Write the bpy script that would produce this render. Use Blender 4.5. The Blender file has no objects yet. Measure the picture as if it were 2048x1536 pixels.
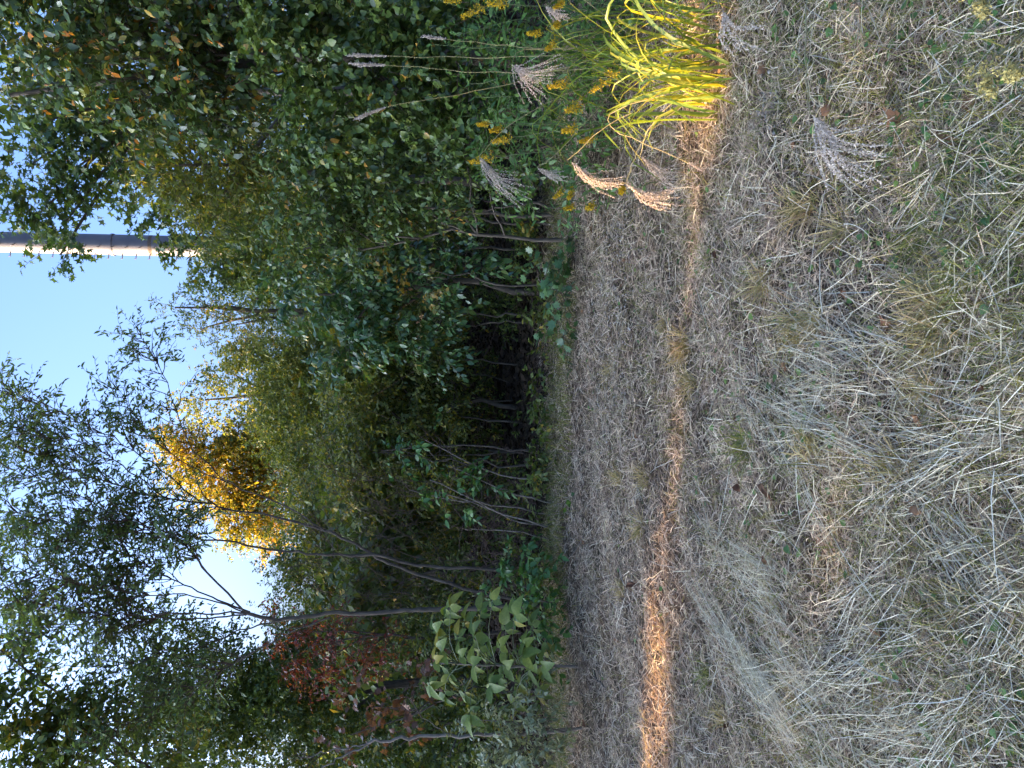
import bpy, math, random
import numpy as np
from mathutils import Vector, Matrix

SC = bpy.context.scene
COL = SC.collection
RNG = np.random.default_rng(11)
random.seed(11)
R = math.radians

# ---------------------------------------------------------------- camera
FPX = 1540.0            # focal length in pixels of the 2048 px long side
PITCH = R(9.5)
CAMZ = 1.55
cd = bpy.data.cameras.new("camera")
cam = bpy.data.objects.new("camera", cd)
COL.objects.link(cam)
cd.sensor_width = 36.0
cd.lens = 36.0 * FPX / 2048.0
cd.clip_start = 0.05
cd.clip_end = 2000.0
_f = Vector((0, math.cos(PITCH), -math.sin(PITCH)))
_u = Vector((0, math.sin(PITCH), math.cos(PITCH)))
_r = Vector((1, 0, 0))
# the phone was held upright and the picture is stored lying on its side
cam.matrix_world = Matrix(((-_u.x, _r.x, -_f.x, 0), (-_u.y, _r.y, -_f.y, 0), (-_u.z, _r.z, -_f.z, CAMZ), (0, 0, 0, 1)))
SC.camera = cam

# ---------------------------------------------------------------- sky, sun, exposure
SUN_EL = R(15.0)
SUN_AHEAD = R(11.0)      # the sun stands to the left, a little ahead of the camera
world = bpy.data.worlds.new("World")
SC.world = world
world.use_nodes = True
nt = world.node_tree
nt.nodes.clear()
sky = nt.nodes.new("ShaderNodeTexSky")
sky.sky_type = 'NISHITA'
sky.sun_disc = False
sky.sun_elevation = SUN_EL
sky.air_density = 0.6
sky.dust_density = 10.0
sky.ozone_density = 5.6
sun_dir = Vector((-math.cos(SUN_AHEAD) * math.cos(SUN_EL), math.sin(SUN_AHEAD) * math.cos(SUN_EL), math.sin(SUN_EL)))
sky.sun_rotation = math.atan2(sun_dir.x, sun_dir.y)
bg = nt.nodes.new("ShaderNodeBackground")
bg.inputs[1].default_value = 0.15
wo = nt.nodes.new("ShaderNodeOutputWorld")
nt.links.new(sky.outputs[0], bg.inputs[0])
nt.links.new(bg.outputs[0], wo.inputs[0])

sl = bpy.data.lights.new("sun", 'SUN')
sl.energy = 4.2
sl.angle = R(0.5)
sl.color = (1.0, 0.61, 0.28)
so = bpy.data.objects.new("sun", sl)
so.rotation_mode = 'QUATERNION'
so.rotation_quaternion = sun_dir.to_track_quat('Z', 'Y')
so.location = sun_dir * 60
COL.objects.link(so)

SC.view_settings.view_transform = 'Standard'
SC.view_settings.look = 'None'
SC.view_settings.gamma = 1.0
SC.view_settings.use_curve_mapping = False
SC.view_settings.exposure = 2.9
SC.cycles.max_bounces = 8
SC.cycles.diffuse_bounces = 4
SC.cycles.transmission_bounces = 4
SC.cycles.use_denoising = True
SC.cycles.sample_clamp_indirect = 4.0

# ---------------------------------------------------------------- helpers
def ray(x, y):
    return _f * FPX + _r * (768.0 - y) - _u * (x - 1024.0)

def W(x, y, d):
    """World point seen at photo pixel (x, y), at forward distance d."""
    r = ray(x, y)
    return Vector((0, 0, CAMZ)) + r * (d / r.y)

def G(x, y):
    """Point of the ground seen at photo pixel (x, y)."""
    r = ray(x, y)
    p = Vector((0, 0, CAMZ)) + r * (CAMZ / -r.z)
    return Vector((p.x, p.y, hgt(p.x, p.y)))

def hgt(x, y):
    x = np.asarray(x, float); y = np.asarray(y, float)
    h = (0.022 * np.sin(1.7 * x + 0.6 * y + 0.4) + 0.018 * np.sin(2.9 * y - 1.1 * x) + 0.013 * np.sin(5.3 * x + 3.1 * y + 1.0)
         + 0.010 * np.sin(7.9 * y - 4.4 * x + 2.0) + 0.006 * np.sin(13.0 * x + 9.0 * y) + 0.006 * np.sin(17.0 * y - 11.0 * x))
    h = h * np.clip(1.2 - np.hypot(x, y - 4) / 60.0, 0, 1)
    return h if h.ndim else float(h)

def unit(a):
    return a / np.maximum(np.linalg.norm(a, axis=-1, keepdims=True), 1e-9)

def rand_unit(n):
    return unit(RNG.normal(size=(n, 3)))

def tri_mesh(name, V, T, mats, idx=None, smooth=False):
    me = bpy.data.meshes.new(name)
    V = np.ascontiguousarray(V, np.float32); T = np.ascontiguousarray(T, np.int32)
    me.vertices.add(len(V)); me.vertices.foreach_set("co", V.ravel())
    me.loops.add(T.size); me.loops.foreach_set("vertex_index", T.ravel())
    me.polygons.add(len(T)); me.polygons.foreach_set("loop_start", np.arange(0, T.size, 3, dtype=np.int32))
    for m in (mats if isinstance(mats, (list, tuple)) else [mats]):
        me.materials.append(m)
    if idx is not None:
        me.polygons.foreach_set("material_index", np.ascontiguousarray(idx, np.int32))
    if smooth:
        me.polygons.foreach_set("use_smooth", np.ones(len(T), bool))
    me.update(calc_edges=True)
    me.validate()
    return me

def link(name, data, parent=None, loc=None):
    o = bpy.data.objects.new(name, data)
    COL.objects.link(o)
    if parent is not None:
        o.parent = parent
    if loc is not None:
        o.location = loc
    return o

def tag(o, label, cat, group=None, kind=None):
    o["label"] = label; o["category"] = cat
    if group: o["group"] = group
    if kind: o["kind"] = kind
    return o

def thing(name, loc, label, cat, group=None):
    o = link(name, None, None, loc)
    o.empty_display_size = 0.2
    return tag(o, label, cat, group)

class MB:
    """Collects tubes, boxes and loose triangles; build() links them as one mesh object relative to its parent."""
    def __init__(self):
        self.V = []; self.T = []; self.n = 0
    def add(self, V, T):
        V = np.asarray(V, float).reshape(-1, 3)
        self.V.append(V); self.T.append(np.asarray(T, int).reshape(-1, 3) + self.n); self.n += len(V)
    def tube(self, pts, r0, r1=None, sides=6, bump=0.0):
        P = np.asarray([tuple(p) for p in pts], float)
        n = len(P)
        rad = np.linspace(r0, r0 if r1 is None else r1, n) if np.isscalar(r0) else np.asarray(r0, float)
        t = unit(np.gradient(P, axis=0))
        ref = np.array([0.31, 0.87, 0.38]) if abs(t[0] @ np.array([0.31, 0.87, 0.38])) < 0.9 else np.array([1.0, 0, 0])
        a = unit(np.cross(t, ref)); b = np.cross(t, a)
        ang = np.arange(sides) * 2 * math.pi / sides
        rr = rad[:, None] * (1 + bump * RNG.uniform(-1, 1, (n, sides)))
        V = P[:, None, :] + rr[..., None] * (np.cos(ang)[None, :, None] * a[:, None, :] + np.sin(ang)[None, :, None] * b[:, None, :])
        i = np.arange(n - 1)[:, None] * sides; k = np.arange(sides)[None, :]; k2 = (k + 1) % sides
        T = np.concatenate([np.stack([i + k, i + k2, i + sides + k2], -1).reshape(-1, 3), np.stack([i + k, i + sides + k2, i + sides + k], -1).reshape(-1, 3)])
        self.add(V, T)
        self.add(V[-1], [[0, j, j + 1] for j in range(1, sides - 1)])
    def build(self, name, mat, parent=None, smooth=True, origin=None):
        V = np.concatenate(self.V); T = np.concatenate(self.T)
        if parent is not None:
            V = V - np.array(wloc(parent))
        elif origin is not None:
            V = V - np.array(origin)
        return link(name, tri_mesh(name, V, T, mat, smooth=smooth), parent, origin if parent is None else None)

def wloc(o):
    p = Vector(o.location)
    while o.parent is not None:
        o = o.parent; p = p + Vector(o.location)
    return p

# ---------------------------------------------------------------- materials
def new_mat(name):
    m = bpy.data.materials.new(name); m.use_nodes = True
    m.node_tree.nodes.clear()
    return m, m.node_tree.nodes, m.node_tree.links

def ramp(N, cols, interp='LINEAR'):
    r = N.new("ShaderNodeValToRGB"); cr = r.color_ramp; cr.interpolation = interp
    n = len(cols)
    for i, c in enumerate(cols):
        p, c = c if len(c) == 2 else ((i / max(n - 1, 1)), c)
        e = cr.elements[i] if i < 2 else cr.elements.new(p)
        e.position = p; e.color = (*c, 1)
    return r

def leaf_mat(name, cols, trans=0.35, rough=0.42, spec=0.45, noise=0.45, scale=2.0, tint=(1.25, 1.2, 0.55)):
    """Colour picked leaf by leaf (islands of one mesh, or object by object), drifting slowly through the crown."""
    m, N, L = new_mat(name)
    g = N.new("ShaderNodeNewGeometry"); oi = N.new("ShaderNodeObjectInfo")
    a = N.new("ShaderNodeMath"); a.operation = 'ADD'
    L.new(g.outputs["Random Per Island"], a.inputs[0]); L.new(oi.outputs["Random"], a.inputs[1])
    fr = N.new("ShaderNodeMath"); fr.operation = 'FRACT'; L.new(a.outputs[0], fr.inputs[0])
    no = N.new("ShaderNodeTexNoise"); no.inputs["Scale"].default_value = scale; no.inputs["Detail"].default_value = 2.0
    L.new(g.outputs["Position"], no.inputs["Vector"])
    mr = N.new("ShaderNodeMath"); mr.operation = 'MULTIPLY_ADD'; mr.inputs[1].default_value = noise * 2; mr.inputs[2].default_value = -noise
    L.new(no.outputs["Fac"], mr.inputs[0])
    ad = N.new("ShaderNodeMath"); ad.operation = 'ADD'; ad.use_clamp = True
    L.new(fr.outputs[0], ad.inputs[0]); L.new(mr.outputs[0], ad.inputs[1])
    rp = ramp(N, cols); L.new(ad.outputs[0], rp.inputs[0])
    # the blade is not one even colour: fine mottling
    n2 = N.new("ShaderNodeTexNoise"); n2.inputs["Scale"].default_value = 60.0; L.new(g.outputs["Position"], n2.inputs["Vector"])
    hv = N.new("ShaderNodeHueSaturation"); L.new(rp.outputs[0], hv.inputs["Color"])
    m2 = N.new("ShaderNodeMath"); m2.operation = 'MULTIPLY_ADD'; m2.inputs[1].default_value = 0.9; m2.inputs[2].default_value = 0.55
    L.new(n2.outputs["Fac"], m2.inputs[0]); L.new(m2.outputs[0], hv.inputs["Value"])
    p = N.new("ShaderNodeBsdfPrincipled"); p.inputs["Roughness"].default_value = rough; p.inputs["Specular IOR Level"].default_value = spec
    L.new(hv.outputs[0], p.inputs["Base Color"])
    tr = N.new("ShaderNodeBsdfTranslucent")
    mx = N.new("ShaderNodeMix"); mx.data_type = 'RGBA'; mx.blend_type = 'MULTIPLY'; mx.inputs[0].default_value = 1.0
    L.new(hv.outputs[0], mx.inputs[6]); mx.inputs[7].default_value = (*tint, 1); L.new(mx.outputs[2], tr.inputs[0])
    ms = N.new("ShaderNodeMixShader"); ms.inputs[0].default_value = trans
    L.new(p.outputs[0], ms.inputs[1]); L.new(tr.outputs[0], ms.inputs[2])
    o = N.new("ShaderNodeOutputMaterial"); L.new(ms.outputs[0], o.inputs[0])
    return m

def bark_mat(name, c0, c1, scale=14.0):
    m, N, L = new_mat(name)
    tc = N.new("ShaderNodeNewGeometry")
    mp = N.new("ShaderNodeMapping"); mp.inputs["Scale"].default_value = (3.0, 3.0, 0.8); L.new(tc.outputs["Position"], mp.inputs[0])
    no = N.new("ShaderNodeTexNoise"); no.inputs["Scale"].default_value = scale; no.inputs["Detail"].default_value = 6; L.new(mp.outputs[0], no.inputs["Vector"])
    rp = ramp(N, [(0.3, c0), (0.7, c1)]); L.new(no.outputs["Fac"], rp.inputs[0])
    p = N.new("ShaderNodeBsdfPrincipled"); p.inputs["Roughness"].default_value = 0.85; p.inputs["Specular IOR Level"].default_value = 0.2
    L.new(rp.outputs[0], p.inputs["Base Color"])
    bp = N.new("ShaderNodeBump"); bp.inputs["Strength"].default_value = 0.6; bp.inputs["Distance"].default_value = 0.01
    L.new(no.outputs["Fac"], bp.inputs["Height"]); L.new(bp.outputs[0], p.inputs["Normal"])
    o = N.new("ShaderNodeOutputMaterial"); L.new(p.outputs[0], o.inputs[0])
    return m

M = {}
M['bark'] = bark_mat("bark", (0.065, 0.052, 0.036), (0.18, 0.142, 0.10))
M['bark_grey'] = bark_mat("bark_grey", (0.15, 0.115, 0.08), (0.33, 0.27, 0.20))
M['twig'] = bark_mat("twig_bark", (0.07, 0.046, 0.034), (0.17, 0.11, 0.08), 30)
M['locust'] = leaf_mat("locust_leaf", [(0.08, 0.126, 0.048), (0.126, 0.195, 0.062), (0.181, 0.252, 0.078), (0.252, 0.273, 0.078)], trans=0.35)
M['darkleaf'] = leaf_mat("dark_broad_leaf", [(0, (0.047, 0.081, 0.024)), (0.5, (0.084, 0.135, 0.035)), (0.85, (0.148, 0.206, 0.044)), (0.97, (0.338, 0.269, 0.033)), (1.0, (0.72, 0.251, 0.033))], trans=0.28, rough=0.34, spec=.6, noise=.15)
M['gum'] = leaf_mat("sweetgum_leaf", [(0.048, 0.086, 0.026), (0.07, 0.123, 0.034), (0.11, 0.16, 0.039), (0.166, 0.184, 0.043)], trans=0.4)
M['vine'] = leaf_mat("vine_leaf", [(0, (0.053, 0.092, 0.024)), (0.4, (0.097, 0.156, 0.037)), (0.8, (0.157, 0.227, 0.047)), (0.985, (0.234, 0.256, 0.047)), (1.0, (0.586, 0.314, 0.054))], trans=0.32, rough=0.36, spec=.6, noise=.12)
M['teal'] = leaf_mat("glossy_leaf", [(0, (0.045, 0.105, 0.035)), (0.5, (0.075, 0.158, 0.05)), (0.9, (0.128, 0.225, 0.06)), (1, (0.16, 0.22, 0.06))], trans=0.25, rough=0.3, spec=0.6)
M['olive'] = leaf_mat("olive_leaf", [(0, (0.09, 0.12, 0.026)), (0.45, (0.16, 0.193, 0.035)), (0.85, (0.268, 0.267, 0.042)), (1, (0.463, 0.35, 0.047))], trans=0.42)
M['midgreen'] = leaf_mat("mid_green_leaf", [(0, (0.068, 0.103, 0.024)), (0.5, (0.124, 0.169, 0.032)), (0.9, (0.205, 0.235, 0.04)), (1, (0.431, 0.3, 0.04))], trans=0.35)
M['gold'] = leaf_mat("golden_leaf", [(0, (.08, .12, .022)), (.3, (.17, .19, .025)), (.5, (.36, .30, .028)), (.8, (.52, .37, .03)), (1, (.5, .27, .03))], trans=0.42, noise=0.6, scale=0.6)
M['red'] = leaf_mat("red_leaf", [(0, (0.06, 0.059, 0.02)), (0.3, (0.131, 0.042, 0.024)), (0.6, (0.263, 0.038, 0.028)), (0.85, (0.343, 0.076, 0.028)), (1, (0.362, 0.143, 0.032))], trans=0.35)
M['russet'] = leaf_mat("russet_leaf", [(0, (0.125, 0.068, 0.036)), (0.5, (0.208, 0.088, 0.045)), (1, (0.312, 0.127, 0.05))], trans=0.3)
M['hickory'] = leaf_mat("hickory_leaf", [(0, (0.115, 0.167, 0.034)), (0.5, (0.184, 0.236, 0.045)), (0.85, (0.252, 0.276, 0.045)), (1, (0.344, 0.276, 0.034))], trans=0.3, rough=0.5, spec=0.35)
M['privet'] = leaf_mat("pale_shrub_leaf", [(0, (0.15, 0.174, 0.084)), (0.5, (0.27, 0.29, 0.137)), (1, (0.42, 0.406, 0.2))], trans=0.25, rough=0.35, spec=0.5)
M['bush'] = leaf_mat("bush_leaf", [(0, (0.048, 0.119, 0.028)), (0.6, (0.088, 0.196, 0.044)), (1, (0.16, 0.266, 0.048))], trans=0.28, rough=0.4)
M['weed'] = leaf_mat("weed_leaf", [(0, (0.063, 0.128, 0.032)), (0.6, (0.105, 0.203, 0.048)), (1, (0.168, 0.257, 0.048))], trans=0.35, rough=0.42)
M['stem'] = leaf_mat("green_stem", [(0.09, 0.13, 0.05), (0.16, 0.18, 0.07)], trans=0.0)
M['mis'] = leaf_mat("silver_grass_blade", [(0, (0.134, 0.216, 0.04)), (0.6, (0.218, 0.302, 0.048)), (1, (0.437, 0.402, 0.056))], trans=0.5, tint=(1.35, 1.2, 0.35), noise=0.2)
M['plume'] = leaf_mat("plume_down", [(0.572, 0.477, 0.38), (0.748, 0.657, 0.532)], trans=0.35, rough=0.7, spec=0.2, tint=(1, 1, 1))
M['culm'] = leaf_mat("straw_culm", [(0.30, 0.26, 0.11), (0.40, 0.33, 0.14)], trans=0.1)
M['flower'] = leaf_mat("yellow_floret", [(0.651, 0.403, 0.01), (0.819, 0.56, 0.02)], trans=0.3, rough=0.7, tint=(1, 1, .6))
M['dryflower'] = leaf_mat("dry_floret", [(0.42, 0.34, 0.12), (0.60, 0.48, 0.16)], trans=0.3, rough=0.8, tint=(1, 1, .8))
M['thatch'] = leaf_mat("dry_grass", [(0, (0.148, 0.099, 0.068)), (0.25, (0.31, 0.215, 0.145)), (0.5, (0.527, 0.388, 0.252)), (0.75, (0.71, 0.555, 0.367)), (1, (0.74, 0.649, 0.455))], trans=0.25, rough=0.6, spec=0.3, noise=0.25, scale=4, tint=(1.1, 1, .75))
M['straw'] = leaf_mat("pale_straw", [(0, (0.497, 0.395, 0.237)), (0.5, (0.692, 0.603, 0.419)), (1, (0.74, 0.697, 0.524))], trans=0.2, rough=0.55, spec=0.4, noise=0.2, tint=(1, 1, .8))
M['green'] = leaf_mat("short_grass", [(0, (0.11, 0.142, 0.032)), (0.6, (0.207, 0.218, 0.049)), (1, (0.372, 0.306, 0.07))], trans=0.4, noise=0.3, scale=3)
M['tuft'] = leaf_mat("cut_tuft", [(0, (0.185, 0.18, 0.052)), (0.4, (0.371, 0.288, 0.103)), (0.8, (0.535, 0.396, 0.172)), (1, (0.411, 0.243, 0.113))], trans=0.35, noise=0.1)
M['deadleaf'] = leaf_mat("dead_leaf", [(0, (0.103, 0.047, 0.023)), (0.5, (0.175, 0.088, 0.043)), (1, (0.266, 0.144, 0.069))], trans=0.15, rough=0.7, spec=0.2, tint=(1.2, .9, .6))
M['down'] = leaf_mat("seed_down", [(0.578, 0.543, 0.36), (0.714, 0.66, 0.446)], trans=0.4, rough=0.8, spec=0.1, tint=(1, 1, 1))

# ---------------------------------------------------------------- leaf shapes (x across, y along, unit length) and placement
class Shape:
    def __init__(self, V, T):
        self.V = np.array(V, float); self.T = np.array(T, int)
def oval(w, hi=False, p=0.38):
    if not hi:
        return Shape([(0, 0), (-w * .5, p), (w * .5, p), (-w * .34, .72), (w * .34, .72), (0, 1)], [(0, 2, 1), (1, 2, 4), (1, 4, 3), (3, 4, 5)])
    ys = [.0, .18, .4, .62, .82, 1.0]; ws = [0, .36, .5, .43, .24, 0]
    V = [(0, 0)]; T = []
    for y, k in zip(ys[1:-1], ws[1:-1]):
        V += [(-w * k, y), (0, y), (w * k, y)]
    V.append((0, 1)); n = len(V)
    T += [(0, 2, 1), (0, 3, 2)]
    for i in range(1, n - 4, 3):
        T += [(i, i + 1, i + 4), (i, i + 4, i + 3), (i + 1, i + 2, i + 5), (i + 1, i + 5, i + 4)]
    T += [(n - 4, n - 3, n - 1), (n - 3, n - 2, n - 1)]
    return Shape(V, T)
def star(lobes=5, inner=0.42, spread=250):
    V = [(0, .42)]; k = 2 * lobes - 1
    for i in range(k):
        a = R(-spread / 2 + spread * i / (k - 1)); r = .58 if i % 2 == 0 else .58 * inner
        V.append((math.sin(a) * r, .42 + math.cos(a) * r))
    V.append((0, .12))
    return Shape(V, [(0, i + 1, i) for i in range(1, k + 1)] + [(0, 1, k + 1)])
def maple():
    V = [(0, .35), (0, 0.02), (-.30, .0), (-.26, .2), (-.56, .34), (-.34, .45), (-.42, .78), (-.17, .68), (0, 1.0),
         (.17, .68), (.42, .78), (.34, .45), (.56, .34), (.26, .2), (.30, .0)]
    n = len(V)
    return Shape(V, [(0, i + 1 if i + 1 < n else 1, i) for i in range(1, n)])
def heart():
    V = [(0, .3), (0, .06), (-.26, -.04), (-.44, .18), (-.40, .48), (-.20, .78), (0, 1.0), (.20, .78), (.40, .48), (.44, .18), (.26, -.04)]
    n = len(V)
    return Shape(V, [(0, i + 1 if i + 1 < n else 1, i) for i in range(1, n)])
S_OVAL, S_NARROW = oval(.52), oval(.34)
S_SMALL = Shape([(0, 0), (-.32, .45), (.32, .45), (0, 1)], [(0, 3, 1), (0, 2, 3)])
S_OVAL_HI, S_LANCE_HI, S_HICK = oval(.5, True), oval(.24, True), oval(.54, True)
S_STAR, S_MAPLE, S_HEART = star(), maple(), heart()

def place(shape, pos, axis, nrm, size, fold=0.25, curl=0.18):
    n = len(pos)
    axis = unit(axis); nrm = unit(nrm - axis * np.sum(nrm * axis, -1, keepdims=True)); bx = np.cross(axis, nrm)
    x = shape.V[None, :, 0]; y = shape.V[None, :, 1]
    fo = fold * RNG.uniform(.2, 1.6, (n, 1)); cu = curl * RNG.uniform(-.5, 1.8, (n, 1)); tw = RNG.normal(0, .18, (n, 1))
    z = np.abs(x) * fo - cu * y * y + tw * x * y
    s = np.asarray(size).reshape(-1, 1) * np.ones((n, 1))
    V = pos[:, None, :] + (s * x)[..., None] * bx[:, None, :] + (s * y)[..., None] * axis[:, None, :] + (s * z)[..., None] * nrm[:, None, :]
    T = shape.T[None] + (np.arange(n) * len(shape.V))[:, None, None]
    return V.reshape(-1, 3), T.reshape(-1, 3)

_leafcache = {}
def leaf_variants(name, shape, mat):
    k = (name, id(shape), mat.name)
    if k not in _leafcache:
        out = []
        for _ in range(5):
            V, T = place(shape, np.zeros((1, 3)), np.array([[0, 1., 0]]), np.array([[0, 0, 1.]]), np.ones(1), .5 if name == 'leaflet' else .25, .28 if name == 'leaflet' else .2)
            out.append(tri_mesh(name, V, T, mat))
        _leafcache[k] = out
    return _leafcache[k]

def leaf_objects(parent, name, shape, mat, pos, axis, nrm, size):
    vs = leaf_variants(name, shape, mat)
    axis = unit(axis); nrm = unit(nrm - axis * np.sum(nrm * axis, -1, keepdims=True)); bx = np.cross(axis, nrm)
    o0 = np.array(wloc(parent))
    for i in range(len(pos)):
        o = bpy.data.objects.new(name, vs[i % 5]); COL.objects.link(o); o.parent = parent
        s = float(size[i]); p = pos[i] - o0
        o.matrix_basis = Matrix(((bx[i][0] * s, axis[i][0] * s, nrm[i][0] * s, p[0]), (bx[i][1] * s, axis[i][1] * s, nrm[i][1] * s, p[1]),
                                 (bx[i][2] * s, axis[i][2] * s, nrm[i][2] * s, p[2]), (0, 0, 0, 1)))

def in_frame(P, pad=20):
    q = P - np.array([0, 0, CAMZ]); z = q @ np.array(_f); z = np.where(z < .1, .1, z)
    v = 1024 - (q @ np.array(_u)) / z * FPX; y = 768 - q[:, 0] / z * FPX
    return (v > -pad) & (v < 2048 + pad) & (y > -pad) & (y < 1536 + pad), z

def foliage(parent, shape, mat, pos, axis, nrm, size, n_obj=0, part='crown', leaf='leaf', fold=.25, curl=.18, hi=None):
    """The n_obj leaves that show largest as leaf parts, all others joined in one crown part."""
    keep = np.ones(len(pos), bool)
    if n_obj:
        ok, z = in_frame(pos, -5)
        score = np.where(ok, size / z, -1); order = np.argsort(-score)[:n_obj]; order = order[score[order] > 0]
        keep[order] = False
        leaf_objects(parent, leaf, hi or shape, mat, pos[order], axis[order], nrm[order], size[order])
    if keep.any():
        V, T = place(shape, pos[keep], axis[keep], nrm[keep], size[keep], fold, curl)
        o = link(part, tri_mesh(part, V - np.array(wloc(parent)), T, mat), parent); o["kind"] = "stuff"

def sprays(P, D, L, m, size, droop=.25, hang=.25, side=.8, jit=.35, up=.9):
    """Leaves set alternately along short twigs: P starts, D directions, L lengths, m leaves on each."""
    n = len(P); D = unit(D); t = np.linspace(.12, 1, m)[None, :, None]
    S = unit(np.cross(D, unit(np.array([0, 0, 1.]) + .5 * RNG.normal(size=(n, 3)))))
    z = np.array([0, 0, 1.]); L3 = np.asarray(L).reshape(-1, 1, 1)
    pos = P[:, None] + D[:, None] * L3 * t - z * (droop * L3 * t * t)
    sg = np.where(np.arange(m) % 2 == 0, 1., -1.)[None, :, None]
    ax = D[:, None] * .6 + S[:, None] * sg * side + jit * RNG.normal(size=(n, m, 3)) - z * (hang + 2 * droop * t * .5)
    nr = z * up + .55 * RNG.normal(size=(n, m, 3)) + D[:, None] * .3
    sz = size * RNG.uniform(.65, 1.25, (n, m))
    return pos.reshape(-1, 3), ax.reshape(-1, 3), nr.reshape(-1, 3), sz.ravel()

def wobble(pts, n, amp):
    """Resample a polyline smoothly (Catmull-Rom) with a little wander."""
    P = np.asarray([tuple(p) for p in pts], float)
    Q = np.vstack([2 * P[0] - P[1], P, 2 * P[-1] - P[-2]])
    out = []
    for s in np.linspace(0, len(P) - 1 - 1e-6, n):
        i = int(s); f = s - i; a, b, c, d = Q[i:i + 4]
        out.append(.5 * (2 * b + (c - a) * f + (2 * a - 5 * b + 4 * c - d) * f * f + (3 * b - a - 3 * c + d) * f ** 3))
    out = np.array(out); out[1:-1] += RNG.normal(0, amp, (n - 2, 3))
    return out

# ---------------------------------------------------------------- ground
def axis_steps(lo, hi, step, far):
    a = list(np.arange(lo, hi, step)); s = step
    p = a[-1]
    while p < far:
        s *= 1.35; p += s; a.append(p)
    s = step; p = a[0]
    while p > -far:
        s *= 1.35; p -= s; a.insert(0, p)
    return np.array(a)
gx = axis_steps(-5, 5, .06, 300); gy = axis_steps(.3, 9, .06, 300)
X, Y = np.meshgrid(gx, gy)
Vg = np.stack([X, Y, hgt(X, Y)], -1).reshape(-1, 3)
nx = len(gx); ii = (np.arange(len(gy) - 1)[:, None] * nx + np.arange(nx - 1)[None, :]).ravel()
Tg = np.concatenate([np.stack([ii, ii + 1, ii + nx + 1], -1), np.stack([ii, ii + nx + 1, ii + nx], -1)])
m, N, L = new_mat("soil_and_thatch")
g = N.new("ShaderNodeNewGeometry")
n1 = N.new("ShaderNodeTexNoise"); n1.inputs["Scale"].default_value = 45; n1.inputs["Detail"].default_value = 8; L.new(g.outputs["Position"], n1.inputs["Vector"])
n2 = N.new("ShaderNodeTexNoise"); n2.inputs["Scale"].default_value = 3; n2.inputs["Detail"].default_value = 4; L.new(g.outputs["Position"], n2.inputs["Vector"])
r1 = ramp(N, [(0.3, (0.035, 0.025, 0.016)), (0.5, (0.09, 0.065, 0.042)), (0.72, (0.22, 0.165, 0.11))]); L.new(n1.outputs["Fac"], r1.inputs[0])
r2 = ramp(N, [(0.35, (0.75, 0.8, 0.7)), (0.65, (1.1, 1.0, 0.95))]); L.new(n2.outputs["Fac"], r2.inputs[0])
mx = N.new("ShaderNodeMix"); mx.data_type = 'RGBA'; mx.blend_type = 'MULTIPLY'; mx.inputs[0].default_value = 1
L.new(r1.outputs[0], mx.inputs[6]); L.new(r2.outputs[0], mx.inputs[7])
p = N.new("ShaderNodeBsdfPrincipled"); p.inputs["Roughness"].default_value = .95; p.inputs["Specular IOR Level"].default_value = .1
L.new(mx.outputs[2], p.inputs["Base Color"])
b = N.new("ShaderNodeBump"); b.inputs["Strength"].default_value = .8; b.inputs["Distance"].default_value = .02; L.new(n1.outputs["Fac"], b.inputs["Height"]); L.new(b.outputs[0], p.inputs["Normal"])
o = N.new("ShaderNodeOutputMaterial"); L.new(p.outputs[0], o.inputs[0])
ground = link("ground", tri_mesh("ground", Vg, Tg, m, smooth=True))
tag(ground, "brown soil and old thatch under the mown dry grass", "ground", kind="structure")

# ---------------------------------------------------------------- pole
def steel_mat():
    m, N, L = new_mat("galvanised_steel")
    g = N.new("ShaderNodeNewGeometry")
    no = N.new("ShaderNodeTexNoise"); no.inputs["Scale"].default_value = 1.2; no.inputs["Detail"].default_value = 5; L.new(g.outputs["Position"], no.inputs["Vector"])
    rp = ramp(N, [(0.3, (0.105, 0.105, 0.11)), (0.5, (0.135, 0.135, 0.135)), (0.7, (0.165, 0.16, 0.155))]); L.new(no.outputs["Fac"], rp.inputs[0])
    p = N.new("ShaderNodeBsdfPrincipled"); p.inputs["Roughness"].default_value = .6; p.inputs["Metallic"].default_value = .15
    L.new(rp.outputs[0], p.inputs["Base Color"])
    o = N.new("ShaderNodeOutputMaterial"); L.new(p.outputs[0], o.inputs[0])
    return m
M['steel'] = steel_mat()
pole_base = Vector((0, 0, 0)); a0 = W(0, 484, 40); a1 = W(420, 494, 40)
d = (a0 - a1) / (a0.z - a1.z)
pole_base = a1 - d * a1.z
pole_top = a1 + d * (30 - a1.z)
pole = thing("steel_pole", pole_base, "tall grey steel utility pole with step bolts, lit on one side, behind the sweetgum", "pole")
mb = MB(); mb.tube([pole_base - d * .3, pole_base + d * 15, pole_top], [.53, .50, .46], sides=12)
sh = mb.build("shaft", M['steel'], pole, smooth=False)
for zz in (8.6, 14.4):
    mb = MB(); mb.tube([pole_base + d * zz, pole_base + d * (zz + .10)], .60 - .004 * zz, sides=12); mb.build("flange", M['steel'], pole, smooth=False)
for zz in (6.9, 11.2, 12.6):
    mb = MB(); mb.tube([pole_base + d * zz, pole_base + d * (zz + .16)], .545 - .003 * zz, sides=12); mb.build("band", M['bark'], pole, smooth=False)
for i in range(34):
    z = 5.0 + i * .62
    for ang in ((-1, -.25), (-.35, -1)):
        c = pole_base + d * (z + (0.31 if ang[0] == -1 else 0)); v = Vector((ang[0], ang[1], 0)).normalized()
        if i == 0 and ang[0] == -1:
            mb = MB(); mb.tube([(0, 0, 0), (0, .26, 0), (0, .26, .07)], .026, sides=5); bolt = tri_mesh("step_bolt", np.concatenate(mb.V), np.concatenate(mb.T), M['steel'])
        q = link("step_bolt", bolt, sh, (c + v * .46) - pole_base)
        q.rotation_euler = (0, 0, math.atan2(v.y, v.x) - math.pi / 2)

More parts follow.
